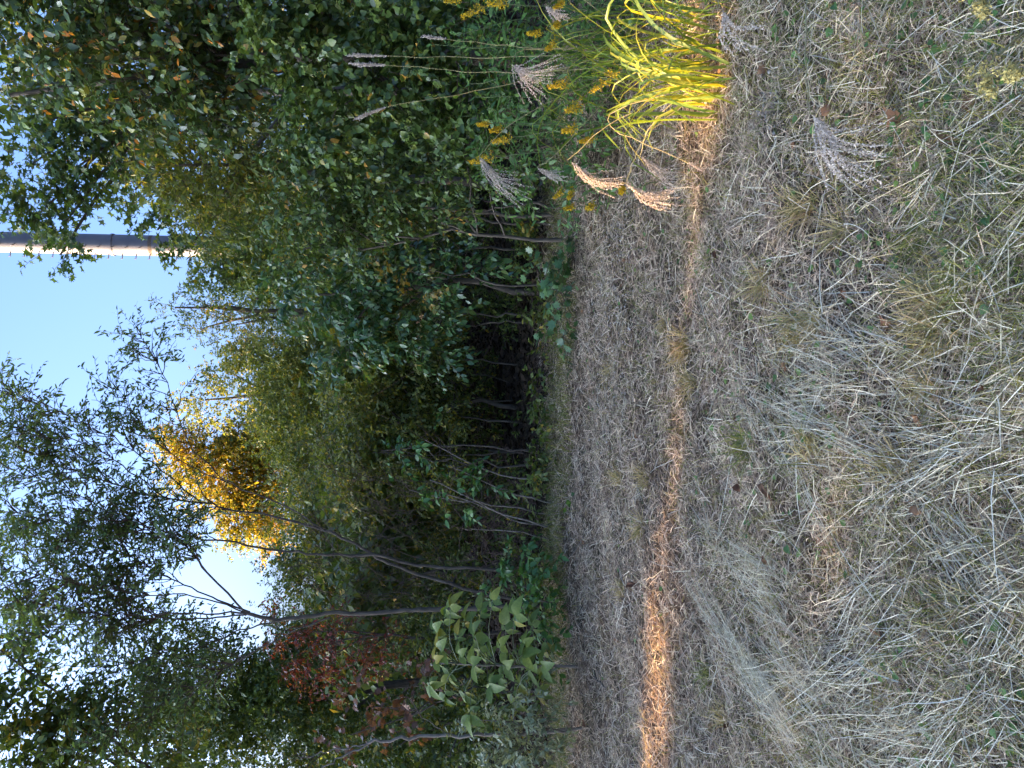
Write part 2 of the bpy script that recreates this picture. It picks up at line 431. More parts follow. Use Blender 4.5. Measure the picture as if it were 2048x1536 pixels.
# ---------------------------------------------------------------- trees made of leafy lobes
def lobe_tree(name, label, cat, lobes, shape, mat, size, cov=2.5, m=9, n_obj=0, group=None, base=None, trunk_r=.05, bark='bark', hang=.25, twigs=True, hi=None,
              leaf='leaf', depthk=.8, clump=14, limbs=True, spray=None, droop=.25, crown='crown'):
    L0 = [(np.array(W(x, y, d)), rx * d / FPX, ry * d / FPX, d) for x, y, rx, ry, d in lobes]
    return lobe_tree_w(name, label, cat, L0, shape, mat, size, cov, m, n_obj, group, base, trunk_r, bark, hang, twigs, hi, leaf, depthk, clump, limbs, spray, droop, crown)

def lobe_tree_w(name, label, cat, L0, shape, mat, size, cov=2.5, m=9, n_obj=0, group=None, base=None, trunk_r=.05, bark='bark', hang=.25, twigs=True, hi=None,
                leaf='leaf', depthk=.8, clump=14, limbs=True, spray=None, droop=.25, crown='crown', cull=None):
    C = np.array([l[0] for l in L0])
    if base is None:
        base = (C[:, 0].mean(), C[:, 1].mean() + .15)
    b = Vector((base[0], base[1], hgt(base[0], base[1])))
    root = thing(name, b, label, cat, group)
    order = np.argsort(C[:, 2])
    top = C[order[-1]]
    if limbs:
        mb = MB()
        hmax = max(top[2], .3)
        tp = [b + Vector((0, 0, -.05)), b + Vector((RNG.normal(0, .05), RNG.normal(0, .05), hmax * .35)), Vector((b.x * .6 + top[0] * .4, b.y * .6 + top[1] * .4, hmax * .65)), Vector(top)]
        tr = wobble(tp, 10, .025); mb.tube(tr, trunk_r, trunk_r * .25, 7, .12)
        mb.build("trunk", M[bark], root)
        for c, rx, ry, dd in (L0 if limbs != 'trunk' else []):
            if c is not top and np.linalg.norm(c - top) > .05:
                k = np.argmin(np.abs(tr[:, 2] - c[2] * .7)); s = tr[k]
                mb = MB(); mb.tube(wobble([s, (s + c) / 2 + np.array([0, 0, .12 * (c[2] - s[2])]), c], 7, .02), trunk_r * .5, trunk_r * .14, 5)
                mb.build("limb", M[bark], root)
    Ps, Ds = [], []
    ls = spray or size * 3.2
    for c, rx, ry, dd in L0:
        area = math.pi * rx * ry
        n = max(6, int(cov * area / (.30 * size * size) / m))
        k = max(5, int(clump))
        cdir = rand_unit(k); cc = cdir * np.power(RNG.uniform(.15, 1, (k, 1)), .45) * .85
        w = RNG.uniform(.3, 1.6, k); which = RNG.choice(k, n, p=w / w.sum())
        q = cc[which] + RNG.normal(0, .22, (n, 3))
        rd = np.array([ry, depthk * (rx + ry) / 2, rx])
        P = c + q * rd
        D = unit(q) * .7 + .6 * RNG.normal(size=(n, 3)) + np.array([0, 0, .15])
        Ps.append(P); Ds.append(D)
    P = np.concatenate(Ps); D = np.concatenate(Ds)
    ok = P[:, 2] > .05
    P, D = P[ok], D[ok]
    Ls = ls * RNG.uniform(.6, 1.3, len(P))
    pos, ax, nr, sz = sprays(P, D, Ls, m, size, droop, hang)
    ok = pos[:, 2] > hgt(pos[:, 0], pos[:, 1]) + .02
    if cull is not None:
        ok &= ~cull(pos)
    pos, ax, nr, sz = pos[ok], ax[ok], nr[ok], sz[ok]
    foliage(root, shape, mat, pos, ax, nr, sz, n_obj, crown, leaf, hi=hi)
    if twigs:
        mb = MB(); D = unit(D); z = np.array([0, 0, 1.]); t = np.array([0, .5, 1.])[None, :, None]
        pts = P[:, None] + D[:, None] * Ls[:, None, None] * t - z * (droop * Ls[:, None, None] * t * t)
        add_twigs(mb, pts, size * .035, size * .015)
        q = mb.build("twigs", M['twig'], root); q["kind"] = "stuff"
    return root

def add_twigs(mb, pts, r0, r1):
    """Many three-sided twigs at once: pts (n, k, 3)."""
    n, k, _ = pts.shape
    t = unit(np.gradient(pts, axis=1)); a = unit(np.cross(t, np.array([.3, .8, .5]))); b = np.cross(t, a)
    rad = np.linspace(r0, r1, k)[None, :, None]
    ring = np.stack([pts + rad * (math.cos(q) * a + math.sin(q) * b) for q in (0, 2.094, 4.189)], 2)
    V = ring.reshape(-1, 3)
    i = (np.arange(n)[:, None, None] * k + np.arange(k - 1)[None, :, None]) * 3; s = np.arange(3)[None, None, :]; s2 = (s + 1) % 3
    T = np.concatenate([np.stack([i + s, i + s2, i + 3 + s2], -1).reshape(-1, 3), np.stack([i + s, i + 3 + s2, i + 3 + s], -1).reshape(-1, 3)])
    mb.add(V, T)

# trees drawn limb by limb: explicit limbs, side branches, twigs, leaves
def limb_tree(name, label, cat, limbs, shape, mat, size, d, n_obj=0, group=None, f0=.35, dens=1.0, sub=.6, bark='bark', hang=.25, m=9, tw_len=.30, leafy=True, hi=None, up=.25, part='crown', dz=.5):
    """limbs: [(pixels [(x, y[, depth])...], radius at start, radius at end, leafy from)], the first one the trunk."""
    def pt(q):
        return W(q[0], q[1], q[2] if len(q) > 2 else d)
    first = pt(limbs[0][0][0])
    b = Vector((first.x, first.y, hgt(first.x, first.y)))
    root = thing(name, b, label, cat, group)
    P, D, Lt = [], [], []
    tw = MB(); ntw = 0
    for li, (pix, r0, r1, lf) in enumerate(limbs):
        pts = [pt(q) for q in pix]
        if li == 0:
            pts[0].z = b.z - .04
        # limbs do not all lie in one plane
        if li:
            k = RNG.uniform(-dz, dz)
            pts = [p + Vector((0, k * i / len(pts), 0)) + (p - Vector((0, 0, CAMZ))) * (k * i / len(pts) / p.y) * 0 for i, p in enumerate(pts)]
        line = wobble(pts, max(8, 4 * len(pts)), .008)
        mb = MB(); mb.tube(line, r0 * .60, r1 * .7, 7 if li == 0 else 6, .1)
        mb.build("trunk" if li == 0 else "limb", M[bark], root)
        if lf is None:
            continue
        seg = np.linalg.norm(np.diff(line, axis=0), axis=1); cum = np.concatenate([[0], np.cumsum(seg)]); tot = cum[-1]
        nb = max(3, int(dens * tot * (1 - lf) * 9))
        for s in np.sort(RNG.uniform(lf * tot, tot, nb)).tolist() + [tot]:
            k = min(np.searchsorted(cum, s), len(line) - 1); o = line[k]; tg = unit(line[k] - line[max(k - 2, 0)] + 1e-6)
            side = unit(np.cross(tg, rand_unit(1)[0]))
            dr = unit(tg * RNG.uniform(.4, 1.0) + side * RNG.uniform(.5, 1.1) + np.array([0, 0, up]))
            ln = sub * RNG.uniform(.35, 1.1) * (1.15 - .6 * (s / tot))
            q = wobble([o, o + dr * ln * .5 + np.array([0, 0, .02]), o + dr * ln + np.array([0, 0, -.08 * ln])], 6, .006)
            tw.tube(q, max(r1, .0045), .0018, 4); ntw += 1
            nt_ = max(2, int(ln * 11))
            for f in RNG.uniform(.15, 1, nt_):
                oo = q[min(5, int(f * 5.99))]; d2 = unit(dr * .7 + .8 * rand_unit(1)[0] + np.array([0, 0, up * .6]))
                P.append(oo); D.append(d2); Lt.append(tw_len * RNG.uniform(.5, 1.2))
    P = np.array(P); D = np.array(D); Lt = np.array(Lt)
    if leafy:
        pos, ax, nr, sz = sprays(P, D, Lt, m, size, .22, hang)
        foliage(root, shape, mat, pos, ax, nr, sz, n_obj, part, hi=hi)
    z = np.array([0, 0, 1.]); t = np.array([0, .5, 1.])[None, :, None]; D = unit(D)
    add_twigs(tw, P[:, None] + D[:, None] * Lt[:, None, None] * t - z * (.22 * Lt[:, None, None] * t * t), .0022, .0010)
    q = tw.build("twigs", M['twig'], root); q["kind"] = "stuff"
    return root

# --- slender trees on the bank by the dead sapling, seen against the sky
limb_tree("slender_tree", "slender grey trunk that forks into a fan of upright limbs behind the pale broad-leaved sapling", "tree",
    [([(1090, 1212), (900, 1218), (838, 1218), (763, 1226), (650, 1226), (564, 1238), (492, 1226)], .040, .024, None),
     ([(492, 1226), (410, 1137), (359, 1079), (270, 1045), (180, 1020)], .016, .005, .25),
     ([(500, 1224), (430, 1200), (362, 1175), (308, 1148), (220, 1110), (120, 1090)], .015, .005, .3),
     ([(500, 1226), (400, 1224), (283, 1223), (180, 1215), (60, 1190)], .016, .005, .35),
     ([(500, 1228), (420, 1238), (300, 1240), (171, 1252), (40, 1285)], .015, .005, .35),
     ([(564, 1238), (505, 1257), (440, 1285), (330, 1320), (190, 1360)], .014, .004, .3),
     ([(660, 1235), (560, 1275), (460, 1329), (340, 1395), (230, 1460)], .014, .004, .3),
     ([(492, 1226), (400, 1190), (300, 1180), (150, 1150), (20, 1120)], .013, .004, .35)],
    S_NARROW, M['locust'], .063, 7.2, n_obj=300, dens=4.4, sub=.68, hi=oval(.36, True))
limb_tree("slender_tree", "tree of several leaning bare-stemmed trunks reaching over the clearing in front of the golden tree", "tree",
    [([(1085, 1207), (1000, 1192), (947, 1182), (889, 1165), (804, 1137), (752, 1113), (694, 1079), (650, 1062), (581, 1042), (478, 1021), (403, 1006), (331, 996), (239, 972), (137, 937), (44, 896)], .034, .006, .62),
     ([(1085, 1145), (889, 1134), (814, 1127), (749, 1110), (650, 1107), (570, 1101), (480, 1083), (390, 1073), (270, 1057), (120, 1040), (-20, 1010)], .032, .006, .6),
     ([(650, 1062), (588, 1023), (461, 968), (410, 927), (369, 883), (325, 763), (294, 708), (270, 668)], .014, .003, .62),
     ([(403, 1006), (330, 940), (250, 880), (160, 830), (70, 790)], .012, .003, .35),
     ([(331, 996), (240, 930), (170, 890), (60, 860)], .012, .003, .3),
     ([(461, 968), (380, 930), (300, 860), (250, 780)], .011, .003, .35),
     ([(239, 972), (150, 900), (60, 850), (10, 845)], .010, .003, .3),
     ([(270, 1057), (180, 1000), (90, 960), (0, 930)], .010, .003, .3),
     ([(390, 1073), (300, 1100), (180, 1080), (50, 1060)], .010, .003, .3)],
    S_NARROW, M['locust'], .058, 7.6, n_obj=300, dens=3.4, sub=.54, tw_len=.27, hi=oval(.36, True))
limb_tree("dead_sapling", "bare grey forked sapling standing in the pale small-leaved shrub", "tree",
    [([(1100, 1462), (1020, 1468), (950, 1470), (870, 1472), (800, 1478), (735, 1488)], .026, .016, None),
     ([(735, 1488), (690, 1510), (650, 1530), (600, 1560)], .013, .006, None),
     ([(735, 1488), (700, 1497), (668, 1503), (620, 1520)], .010, .005, .7),
     ([(900, 1472), (850, 1440), (820, 1400)], .006, .002, .5)],
    S_NARROW, M['locust'], .06, 6.2, bark='bark_grey', leafy=False, dens=.5, sub=.3)
lobe_tree("overhanging_tree", "dark leafy tree hanging into the sky corner beside the fan-limbed tree", "tree",
    [(60, 1490, 100, 80, 7.4), (30, 1400, 60, 70, 7.6), (150, 1440, 80, 80, 7.4), (260, 1510, 90, 70, 7.4), (110, 1560, 110, 60, 7.2), (0, 1300, 40, 60, 7.6)],
    S_OVAL, M['midgreen'], .075, cov=3.5, base=(-4.9, 7.4), trunk_r=.035, n_obj=200, hi=S_OVAL_HI)
# --- woods behind, on the same side
lobe_tree("understory_tree", "mid green tree rising behind the fan-limbed slender tree", "tree",
    [(340, 1320, 90, 90, 11), (430, 1420, 110, 110, 10.8), (330, 1480, 90, 80, 11), (540, 1440, 120, 120, 10.5), (490, 1310, 90, 80, 11), (660, 1480, 120, 100, 10.5), (600, 1350, 100, 90, 10.8)],
    S_SMALL, M['midgreen'], .055, cov=3.0, trunk_r=.08, twigs=False)
lobe_tree("understory_tree", "green tree behind the leaning trunks, its top open to the sky", "tree",
    [(590, 1190, 70, 80, 13), (640, 1130, 80, 70, 13), (700, 1220, 90, 90, 12.5), (560, 1130, 40, 40, 13)], S_SMALL, M['midgreen'], .055, cov=2.2, trunk_r=.07, twigs=False)
lobe_tree("sumac", "red-leaved young tree glowing between the grey sapling and the slender trunks", "tree",
    [(560, 1260, 50, 50, 8.2), (600, 1300, 60, 55, 8.2), (650, 1250, 50, 45, 8.2), (690, 1320, 60, 60, 8.0), (620, 1350, 50, 40, 8.2), (760, 1300, 50, 50, 8)],
    S_NARROW, M['red'], .05, cov=1.3, trunk_r=.02, n_obj=220, clump=8, hi=oval(.36, True))
lobe_tree("russet_shrub", "shrub of curled russet brown leaves below the red young tree", "shrub",
    [(720, 1400, 60, 50, 7.4), (780, 1450, 50, 60, 7.2), (820, 1370, 45, 45, 7.2), (700, 1470, 50, 40, 7.4)],
    S_MAPLE, M['russet'], .065, cov=.5, trunk_r=.015, n_obj=150, clump=8, m=5)
lobe_tree("olive_tree", "olive green fine-leaved tree filling the gap behind the leaning trunks", "tree",
    [(660, 1020, 110, 100, 12), (740, 990, 110, 100, 12), (640, 930, 80, 70, 12.5), (800, 1060, 80, 90, 11.5), (730, 1120, 70, 70, 11.5), (830, 950, 70, 80, 11.5)],
    S_SMALL, M['olive'], .05, cov=3.2, trunk_r=.06, twigs=False)
lobe_tree("dark_shrub", "dark green shrub between the grey dead sapling and the red leaves", "shrub",
    [(800, 1490, 80, 60, 7.8), (870, 1440, 80, 60, 7.8), (900, 1520, 80, 50, 7.6), (880, 1330, 80, 70, 7.8), (1000, 1400, 70, 60, 7.4)],
    S_OVAL, M['midgreen'], .065, cov=2.0, trunk_r=.03)
lobe_tree("dark_shrub", "dark green shrub standing in shade behind the two crossing trunks", "shrub",
    [(880, 1240, 80, 70, 8.4), (930, 1130, 80, 70, 8.6), (850, 1060, 60, 60, 9), (960, 1050, 70, 60, 8.6), (1030, 1120, 50, 70, 8), (780, 1180, 60, 60, 9)],
    S_OVAL, M['midgreen'], .06, cov=1.8, trunk_r=.03)

# --- far and middle trees
lobe_tree("golden_tree", "sunlit golden yellow autumn tree standing tall beyond the thicket", "tree",
    [(390, 905, 80, 60, 30), (420, 960, 90, 70, 30), (520, 900, 70, 60, 30), (460, 950, 100, 90, 30), (530, 990, 90, 80, 30), (500, 1040, 70, 60, 30), (540, 1060, 50, 50, 30), (480, 880, 90, 60, 30), (570, 930, 60, 60, 30), (345, 880, 40, 30, 30)],
    S_SMALL, M['gold'], .12, cov=2.7, trunk_r=.14, clump=20, twigs=False)
lobe_tree("yellowing_tree", "green tree turning yellow next to the golden tree, open against the sky", "tree",
    [(410, 800, 50, 55, 27), (470, 790, 60, 40, 27), (450, 740, 40, 40, 27), (540, 830, 60, 60, 27), (560, 760, 60, 50, 27)], S_SMALL, M['olive'], .10, cov=1.5, trunk_r=.12, twigs=False)
lobe_tree("middle_tree", "tree with a feathery bare-twigged top against the sky near the steel pole", "tree",
    [(350, 615, 50, 25, 12), (410, 610, 70, 45, 12), (400, 660, 60, 35, 12), (470, 650, 70, 60, 12), (500, 590, 80, 60, 12), (570, 620, 90, 70, 12)],
    S_NARROW, M['midgreen'], .055, cov=1.25, trunk_r=.06, clump=24, hang=0)
lobe_tree("middle_tree", "rounded fine-leaved yellow green tree below the open sky", "tree",
    [(500, 720, 70, 60, 14), (560, 800, 80, 80, 14), (600, 700, 100, 90, 13.5), (660, 800, 110, 100, 13.5), (620, 880, 90, 70, 14), (720, 720, 90, 90, 13)],
    S_SMALL, M['olive'], .055, cov=3.0, trunk_r=.07, twigs=False)
lobe_tree("middle_tree", "bushy green tree under the steel pole", "tree",
    [(470, 500, 70, 60, 11), (540, 470, 80, 70, 10.5), (560, 540, 90, 60, 10.5), (440, 560, 60, 40, 11), (640, 520, 90, 80, 10)],
    S_SMALL, M['midgreen'], .055, cov=2.8, trunk_r=.06, twigs=False)

# --- sweetgum and the tall dark wall of leaves
lobe_tree("sweetgum_tree", "tall sweetgum with star-shaped leaves overlapping the steel pole", "tree",
    [(80, 425, 45, 55, 8.6), (130, 445, 35, 65, 8.5), (60, 330, 70, 70, 8.6), (160, 330, 70, 70, 8.4), (100, 240, 70, 60, 8.6), (315, 460, 45, 40, 8.4), (390, 480, 50, 45, 8.4), (270, 380, 70, 80, 8.4), (200, 200, 60, 60, 8.6), (120, 510, 25, 28, 8.5), (60, 170, 50, 40, 9)],
    S_STAR, M['gum'], .08, cov=2.2, trunk_r=.07, n_obj=300, base=(3.2, 8.6), m=7)
lobe_tree("broadleaf_tree", "tall dark broadleaf tree at the edge of the thicket above the goldenrod", "tree",
    [(60, 60, 110, 110, 6.9), (180, 120, 110, 100, 6.8), (120, -30, 120, 70, 6.8), (300, 40, 120, 100, 6.7), (330, 190, 110, 100, 6.8), (430, 110, 110, 110, 6.6), (460, 0, 110, 80, 6.5), (20, 190, 40, 60, 7)],
    S_OVAL, M['darkleaf'], .082, cov=3.8, trunk_r=.07, n_obj=300, base=(2.9, 6.8), hi=S_OVAL_HI, hang=.5)
lobe_tree("willowy_tree", "narrow-leaved greyish tree between the sweetgum and the vine-hung thicket", "tree",
    [(350, 330, 90, 80, 7.6), (420, 400, 100, 90, 7.6), (470, 300, 110, 90, 7.4), (530, 410, 100, 80, 7.4), (400, 250, 80, 70, 7.5)],
    S_NARROW, M['olive'], .065, cov=2.8, trunk_r=.05, n_obj=200)
lobe_tree("climbing_vine", "broad-leaved vine hanging over the thicket behind the tallest silver grass plumes", "vine",
    [(600, 120, 110, 110, 6.1), (700, 50, 100, 90, 6.0), (640, 250, 100, 100, 6.2), (780, 190, 100, 100, 6.0), (850, 60, 100, 90, 5.8), (560, 10, 90, 80, 6.1), (930, 170, 90, 100, 5.7)],
    S_HEART, M['vine'], .055, cov=2.6, trunk_r=.02, n_obj=300, hang=.6, base=(2.0, 6.1))
lobe_tree("climbing_vine", "bright broad-leaved vine cascading beside the dark hollow", "vine",
    [(620, 400, 110, 90, 6.6), (740, 350, 110, 100, 6.5), (850, 300, 90, 90, 6.3), (850, 420, 80, 60, 6.4), (740, 470, 100, 70, 6.5), (600, 500, 80, 60, 6.8), (960, 330, 70, 70, 6.1), (930, 250, 60, 60, 6)],
    S_OVAL, M['vine'], .055, cov=2.5, trunk_r=.02, n_obj=300, hang=.6, base=(1.25, 6.5), hi=S_OVAL_HI)
lobe_tree("glossy_tree", "tree with glossy blue-green drooping leaves hanging over the dark hollow", "tree",
    [(600, 590, 80, 70, 7.8), (700, 580, 90, 60, 7.6), (790, 560, 80, 60, 7.6), (680, 670, 80, 70, 7.8), (770, 660, 80, 60, 7.7), (850, 600, 60, 60, 7.6), (860, 700, 50, 60, 7.8), (950, 540, 60, 50, 7.2)],
    S_OVAL, M['teal'], .075, cov=2.3, trunk_r=.04, n_obj=300, hang=.7, base=(.95, 7.8), hi=S_OVAL_HI)
lobe_tree("yellow_leaved_shrub", "shrub with small bright yellow leaves among the vines", "shrub",
    [(800, 530, 50, 40, 7.0), (830, 580, 40, 40, 7.0)], S_SMALL, leaf_mat("yellow_leaf", [(0.10, 0.14, 0.03), (0.28, 0.2, 0.03), (0.42, 0.24, 0.03)]), .05, cov=.6, trunk_r=.012, n_obj=100, clump=6)
lobe_tree("edge_thicket", "leafy thicket going on past the frame edge beside the goldenrods", "thicket",
    [(x, y, 130, 120, d) for y, d in ((-190, 6.0), (-360, 5.4)) for x in (150, 360, 570, 780, 980)] + [(1150, -170, 110, 110, 4.9), (1150, -330, 110, 110, 4.6)],
    S_OVAL, M['darkleaf'], .09, cov=2.0, trunk_r=.04, twigs=False)
# --- the hollow: dim understory
for i, (lab, lobes) in enumerate([
    ("shaded understory bush in the middle of the dark hollow", [(900, 760, 80, 90, 10.5), (830, 840, 80, 80, 10.5), (960, 850, 70, 70, 10), (990, 760, 50, 60, 10)]),
    ("shaded understory bush under the glossy drooping tree", [(920, 600, 80, 70, 9), (1000, 560, 60, 60, 8.4), (880, 480, 70, 60, 9), (1010, 650, 50, 50, 9), (1060, 600, 40, 50, 8.2)]),
    ("shaded understory bush where the hollow meets the leaning trunks", [(880, 950, 80, 80, 9.5), (980, 960, 70, 60, 9.2), (1040, 980, 45, 50, 8.6), (800, 930, 70, 70, 10)]),
    ("shaded understory bush behind the vine stems", [(980, 440, 70, 60, 7.8), (1050, 470, 40, 50, 7.4), (900, 400, 60, 60, 8), (1060, 400, 40, 50, 7)])]):
    lobe_tree("understory_bush", lab, "bush", lobes, S_OVAL, M['midgreen'], .058, cov=1.5, trunk_r=.02)
lobe_tree("background_wood", "dim mass of woodland leaves closing the back of the dark hollow", "wood",
    [(720, 500, 150, 150, 16), (720, 780, 150, 160, 16), (740, 1050, 150, 160, 16), (740, 1330, 150, 160, 15), (900, 560, 120, 150, 15), (900, 800, 120, 150, 15.5), (900, 1050, 120, 150, 15), (900, 1320, 120, 160, 14), (980, 680, 80, 150, 14), (980, 930, 80, 150, 14), (720, 250, 160, 150, 13), (900, 300, 120, 150, 12), (880, 100, 150, 150, 10), (700, 80, 160, 150, 11), (900, -60, 150, 120, 9.5), (740, 1560, 150, 130, 14), (900, 1540, 120, 150, 12), (1000, 1200, 70, 130, 11), (1000, 1420, 70, 130, 10), (1030, 760, 60, 150, 12), (1030, 1000, 60, 150, 11), (1030, 560, 60, 120, 11)] + [(835, y, 75, 110, 17) for y in range(-100, 1680, 140)],
    S_SMALL, M['midgreen'], .085, cov=3.2, limbs=False, twigs=False)["kind"] = "stuff"

lobe_tree("hollow_tree", "dense low tree whose foliage roofs the mouth of the dark hollow", "tree",
    [(870, 620, 55, 80, 8.6), (885, 740, 45, 80, 8.8), (880, 860, 45, 80, 8.6), (860, 960, 60, 70, 8.4), (790, 720, 80, 90, 8.8), (780, 850, 80, 90, 8.8), (760, 960, 80, 80, 8.8), (700, 760, 80, 100, 9.2), (700, 900, 80, 90, 9.2)],
    S_OVAL, M['olive'], .055, cov=3.0, trunk_r=.03, depthk=1.3)
RF = [(np.array([x, y, z + .15 * math.sin(3 * x + y)]), .42, .95, 1) for x in np.arange(-2.6, 4.2, 1.25) for y, z in ((9.3, 1.75), (10.8, 1.8), (12.4, 1.8), (14.2, 1.75))]  # trunkless leaf roof, added to block skylight from the hollow
lobe_tree_w("shading_canopy", "leaf canopy added over the back of the hollow to keep it dark", "wood", RF, S_SMALL, M['midgreen'], .12, cov=5.0, limbs=False, twigs=False)["kind"] = "stuff"
for lab, lobes, mt in [
    ("broad green tree standing further back behind the sweetgum and the pole", [(480, 480, 110, 90, 19), (560, 420, 110, 110, 19), (600, 560, 110, 110, 19), (520, 330, 110, 110, 18), (430, 400, 80, 60, 18)], 'midgreen'),
    ("tree further back closing the gap between the rounded tree and the golden tree", [(580, 700, 90, 100, 20), (640, 850, 90, 100, 20), (560, 850, 50, 60, 20), (670, 980, 100, 90, 20)], 'olive'),
    ("tree further back seen between the fan-limbed tree and the dead sapling", [(600, 1250, 80, 90, 18), (560, 1380, 100, 90, 18), (640, 1400, 100, 100, 18), (680, 1520, 110, 90, 18), (440, 1500, 110, 80, 17), (340, 1420, 80, 70, 17)], 'midgreen'),
    ("dark tree further back behind the vine-hung thicket", [(300, 250, 130, 120, 13), (300, 60, 150, 120, 13), (130, 60, 140, 120, 13), (460, 180, 130, 130, 13), (470, 0, 130, 130, 12.5), (170, 180, 80, 70, 13)], 'darkleaf')]:
    lobe_tree("background_tree", lab, "tree", lobes, S_SMALL, M[mt], .08, cov=3.3, trunk_r=.09, twigs=False)

# thin trunks in the hollow
hollow = [(1118, 905, 640, 900, 8.0, .012), (1112, 905, 620, 905, 8.4, .010), (1100, 730, 690, 735, 8.8, .013), (1098, 800, 640, 790, 9.0, .012), (1105, 845, 700, 830, 8.6, .014),
          (1095, 905, 700, 870, 9.2, .018), (1105, 630, 800, 625, 8.0, .012), (1102, 640, 820, 660, 8.1, .012), (1090, 765, 700, 745, 9.4, .010), (1115, 430, 640, 415, 6.9, .020), (1118, 450, 760, 440, 7.0, .014),
          (1130, 412, 900, 425, 6.6, .016), (1110, 500, 640, 480, 7.6, .014), (1095, 560, 700, 600, 8.2, .012)]
names = ["thin trunk nearest the leaning trees, one of a close pair", "thin trunk just behind its twin by the leaning trees", "thin straight trunk in the darkest part of the hollow", "thin trunk left of centre in the hollow, slightly bent",
         "stouter thin trunk standing alone in the hollow", "inclined trunk crossing the back of the hollow", "thin trunk at the foot of the glossy tree, straight", "thin trunk at the foot of the glossy tree, tilted", "faint thin trunk deep in the hollow",
         "brown vine-hung stem under the cascading vine", "slim stem beside the brown vine-hung stem", "short bowed stem nearest the drooping plumes", "stem between the vines and the hollow", "slanting stem under the glossy leaves"]
for (x0, y0, x1, y1, dd, rr), lab in zip(hollow, names):
    a = W(x0, y0, dd); a.z = hgt(a.x, a.y); e = W(x1, y1, dd + RNG.uniform(-.4, .4))
    t = thing("young_trunk", a, lab, "tree", "thin trunks in the dark hollow")
    mb = MB(); e = a.lerp(e, .72); line = wobble([a, a.lerp(e, .35) + Vector((RNG.normal(0, .04), 0, 0)), a.lerp(e, .7) + Vector((RNG.normal(0, .04), 0, 0)), e], 12, .012); mb.tube(line, rr * .95, rr * .4, 6, .1)
    mb.build("trunk", M['bark'], t)
    for k in range(3):
        s = line[RNG.integers(4, 11)]; v = np.array([RNG.normal(0, .25), RNG.normal(0, .15), RNG.uniform(.1, .35)])
        mb = MB(); mb.tube(wobble([s, s + v * .5, s + v], 5, .01), rr * .35, rr * .12, 4); mb.build("branch", M['twig'], t)

lobe_tree("hollow_undergrowth", "low dark undergrowth along the foot of the dark hollow", "undergrowth",
    [(1066 + 10 * (k % 3), y, 42, 60, 7.0 + .15 * (k % 2)) for k, y in enumerate((400, 460, 1010, 1070, 1130, 1200, 1270, 1340))] + [(1092, y, 22, 60, 6.9) for y in range(540, 1010, 55)] + [(1040, 560, 40, 30, 7.6), (1050, 850, 30, 25, 8.4), (1040, 690, 36, 25, 9.2), (1030, 940, 50, 40, 8.2)],
    S_OVAL, M['midgreen'], .06, cov=1.7, limbs=False, clump=9)["kind"] = "stuff"
# bare stems leaning out at the foot of the leaning trunks
for i, (pix, dd, lab) in enumerate([([(1090, 1010), (1020, 985), (950, 955), (900, 930)], 6.9, "long bare cane arching out of the brush pile by the hollow"),
                                   ([(1110, 955), (1040, 958), (960, 935), (900, 905), (850, 880)], 7.0, "pale slender cane bowed across the mouth of the hollow"),
                                   ([(1095, 1060), (1010, 1030), (930, 990), (860, 960)], 6.8, "bare cane leaning from the brush pile towards the hollow"),
                                   ([(1095, 1050), (1030, 1040), (960, 1010), (880, 985)], 6.9, "dark bare cane in the middle of the brush pile"),
                                   ([(1080, 1080), (1000, 1060), (930, 1060)], 6.9, "short bare cane standing up from the brush pile"),
                                   ([(1085, 1030), (990, 1010), (900, 1000), (820, 980)], 7.1, "tallest straight cane of the brush pile")]):
    a = W(*pix[0], dd); t = thing("bare_cane", Vector((a.x, a.y, hgt(a.x, a.y))), lab, "cane", "bare canes of the brush pile")
    P = [W(*q, dd + .1 * k) for k, q in enumerate(pix)]; P[0].z = hgt(P[0].x, P[0].y) - .03
    mb = MB(); mb.tube(wobble(P, 12, .006), .009, .004, 5); mb.build("stem", M['bark_grey'], t)
    mb = MB(); c = wobble(P, 12, .006)
    for k in range(6):
        s = c[RNG.integers(3, 12)]; v = np.array([RNG.normal(0, .2), RNG.normal(0, .12), RNG.uniform(.05, .3)])
        mb.tube([s, s + v * .5 + RNG.normal(0, .02, 3), s + v], .004, .0015, 4)
    mb.build("twigs", M['twig'], t)

# tangled dead brush
mb = MB()
for _ in range(420):
    x, y = RNG.normal(1020, 55), RNG.normal(1090, 90)
    c = np.array(W(min(x, 1105), y, RNG.uniform(6.7, 7.8))); c[2] = max(c[2], .03); v = rand_unit(1)[0] * np.array([.8, .5, 1]) * RNG.uniform(.12, .5)
    mb.tube(wobble([c, c + v * .5 + RNG.normal(0, .03, 3), c + v], 6, .006), RNG.uniform(.0015, .004), .001, 4)
for _ in range(300):
    x, y = RNG.uniform(640, 920), RNG.normal(1080, 110)
    c = np.array(W(x, y, RNG.uniform(7.2, 8.6))); v = np.array([RNG.normal(0, .3), RNG.normal(0, .2), RNG.uniform(.1, .7)])
    mb.tube(wobble([c, c + v * .5 + RNG.normal(0, .03, 3), c + v], 6, .006), RNG.uniform(.0015, .003), .001, 4)
o = mb.build("brushwood", M['twig'], None, origin=W(1080, 1090, 7.2)); tag(o, "tangle of thin bare brown twigs around the leaning trunks", "brushwood", kind="stuff")
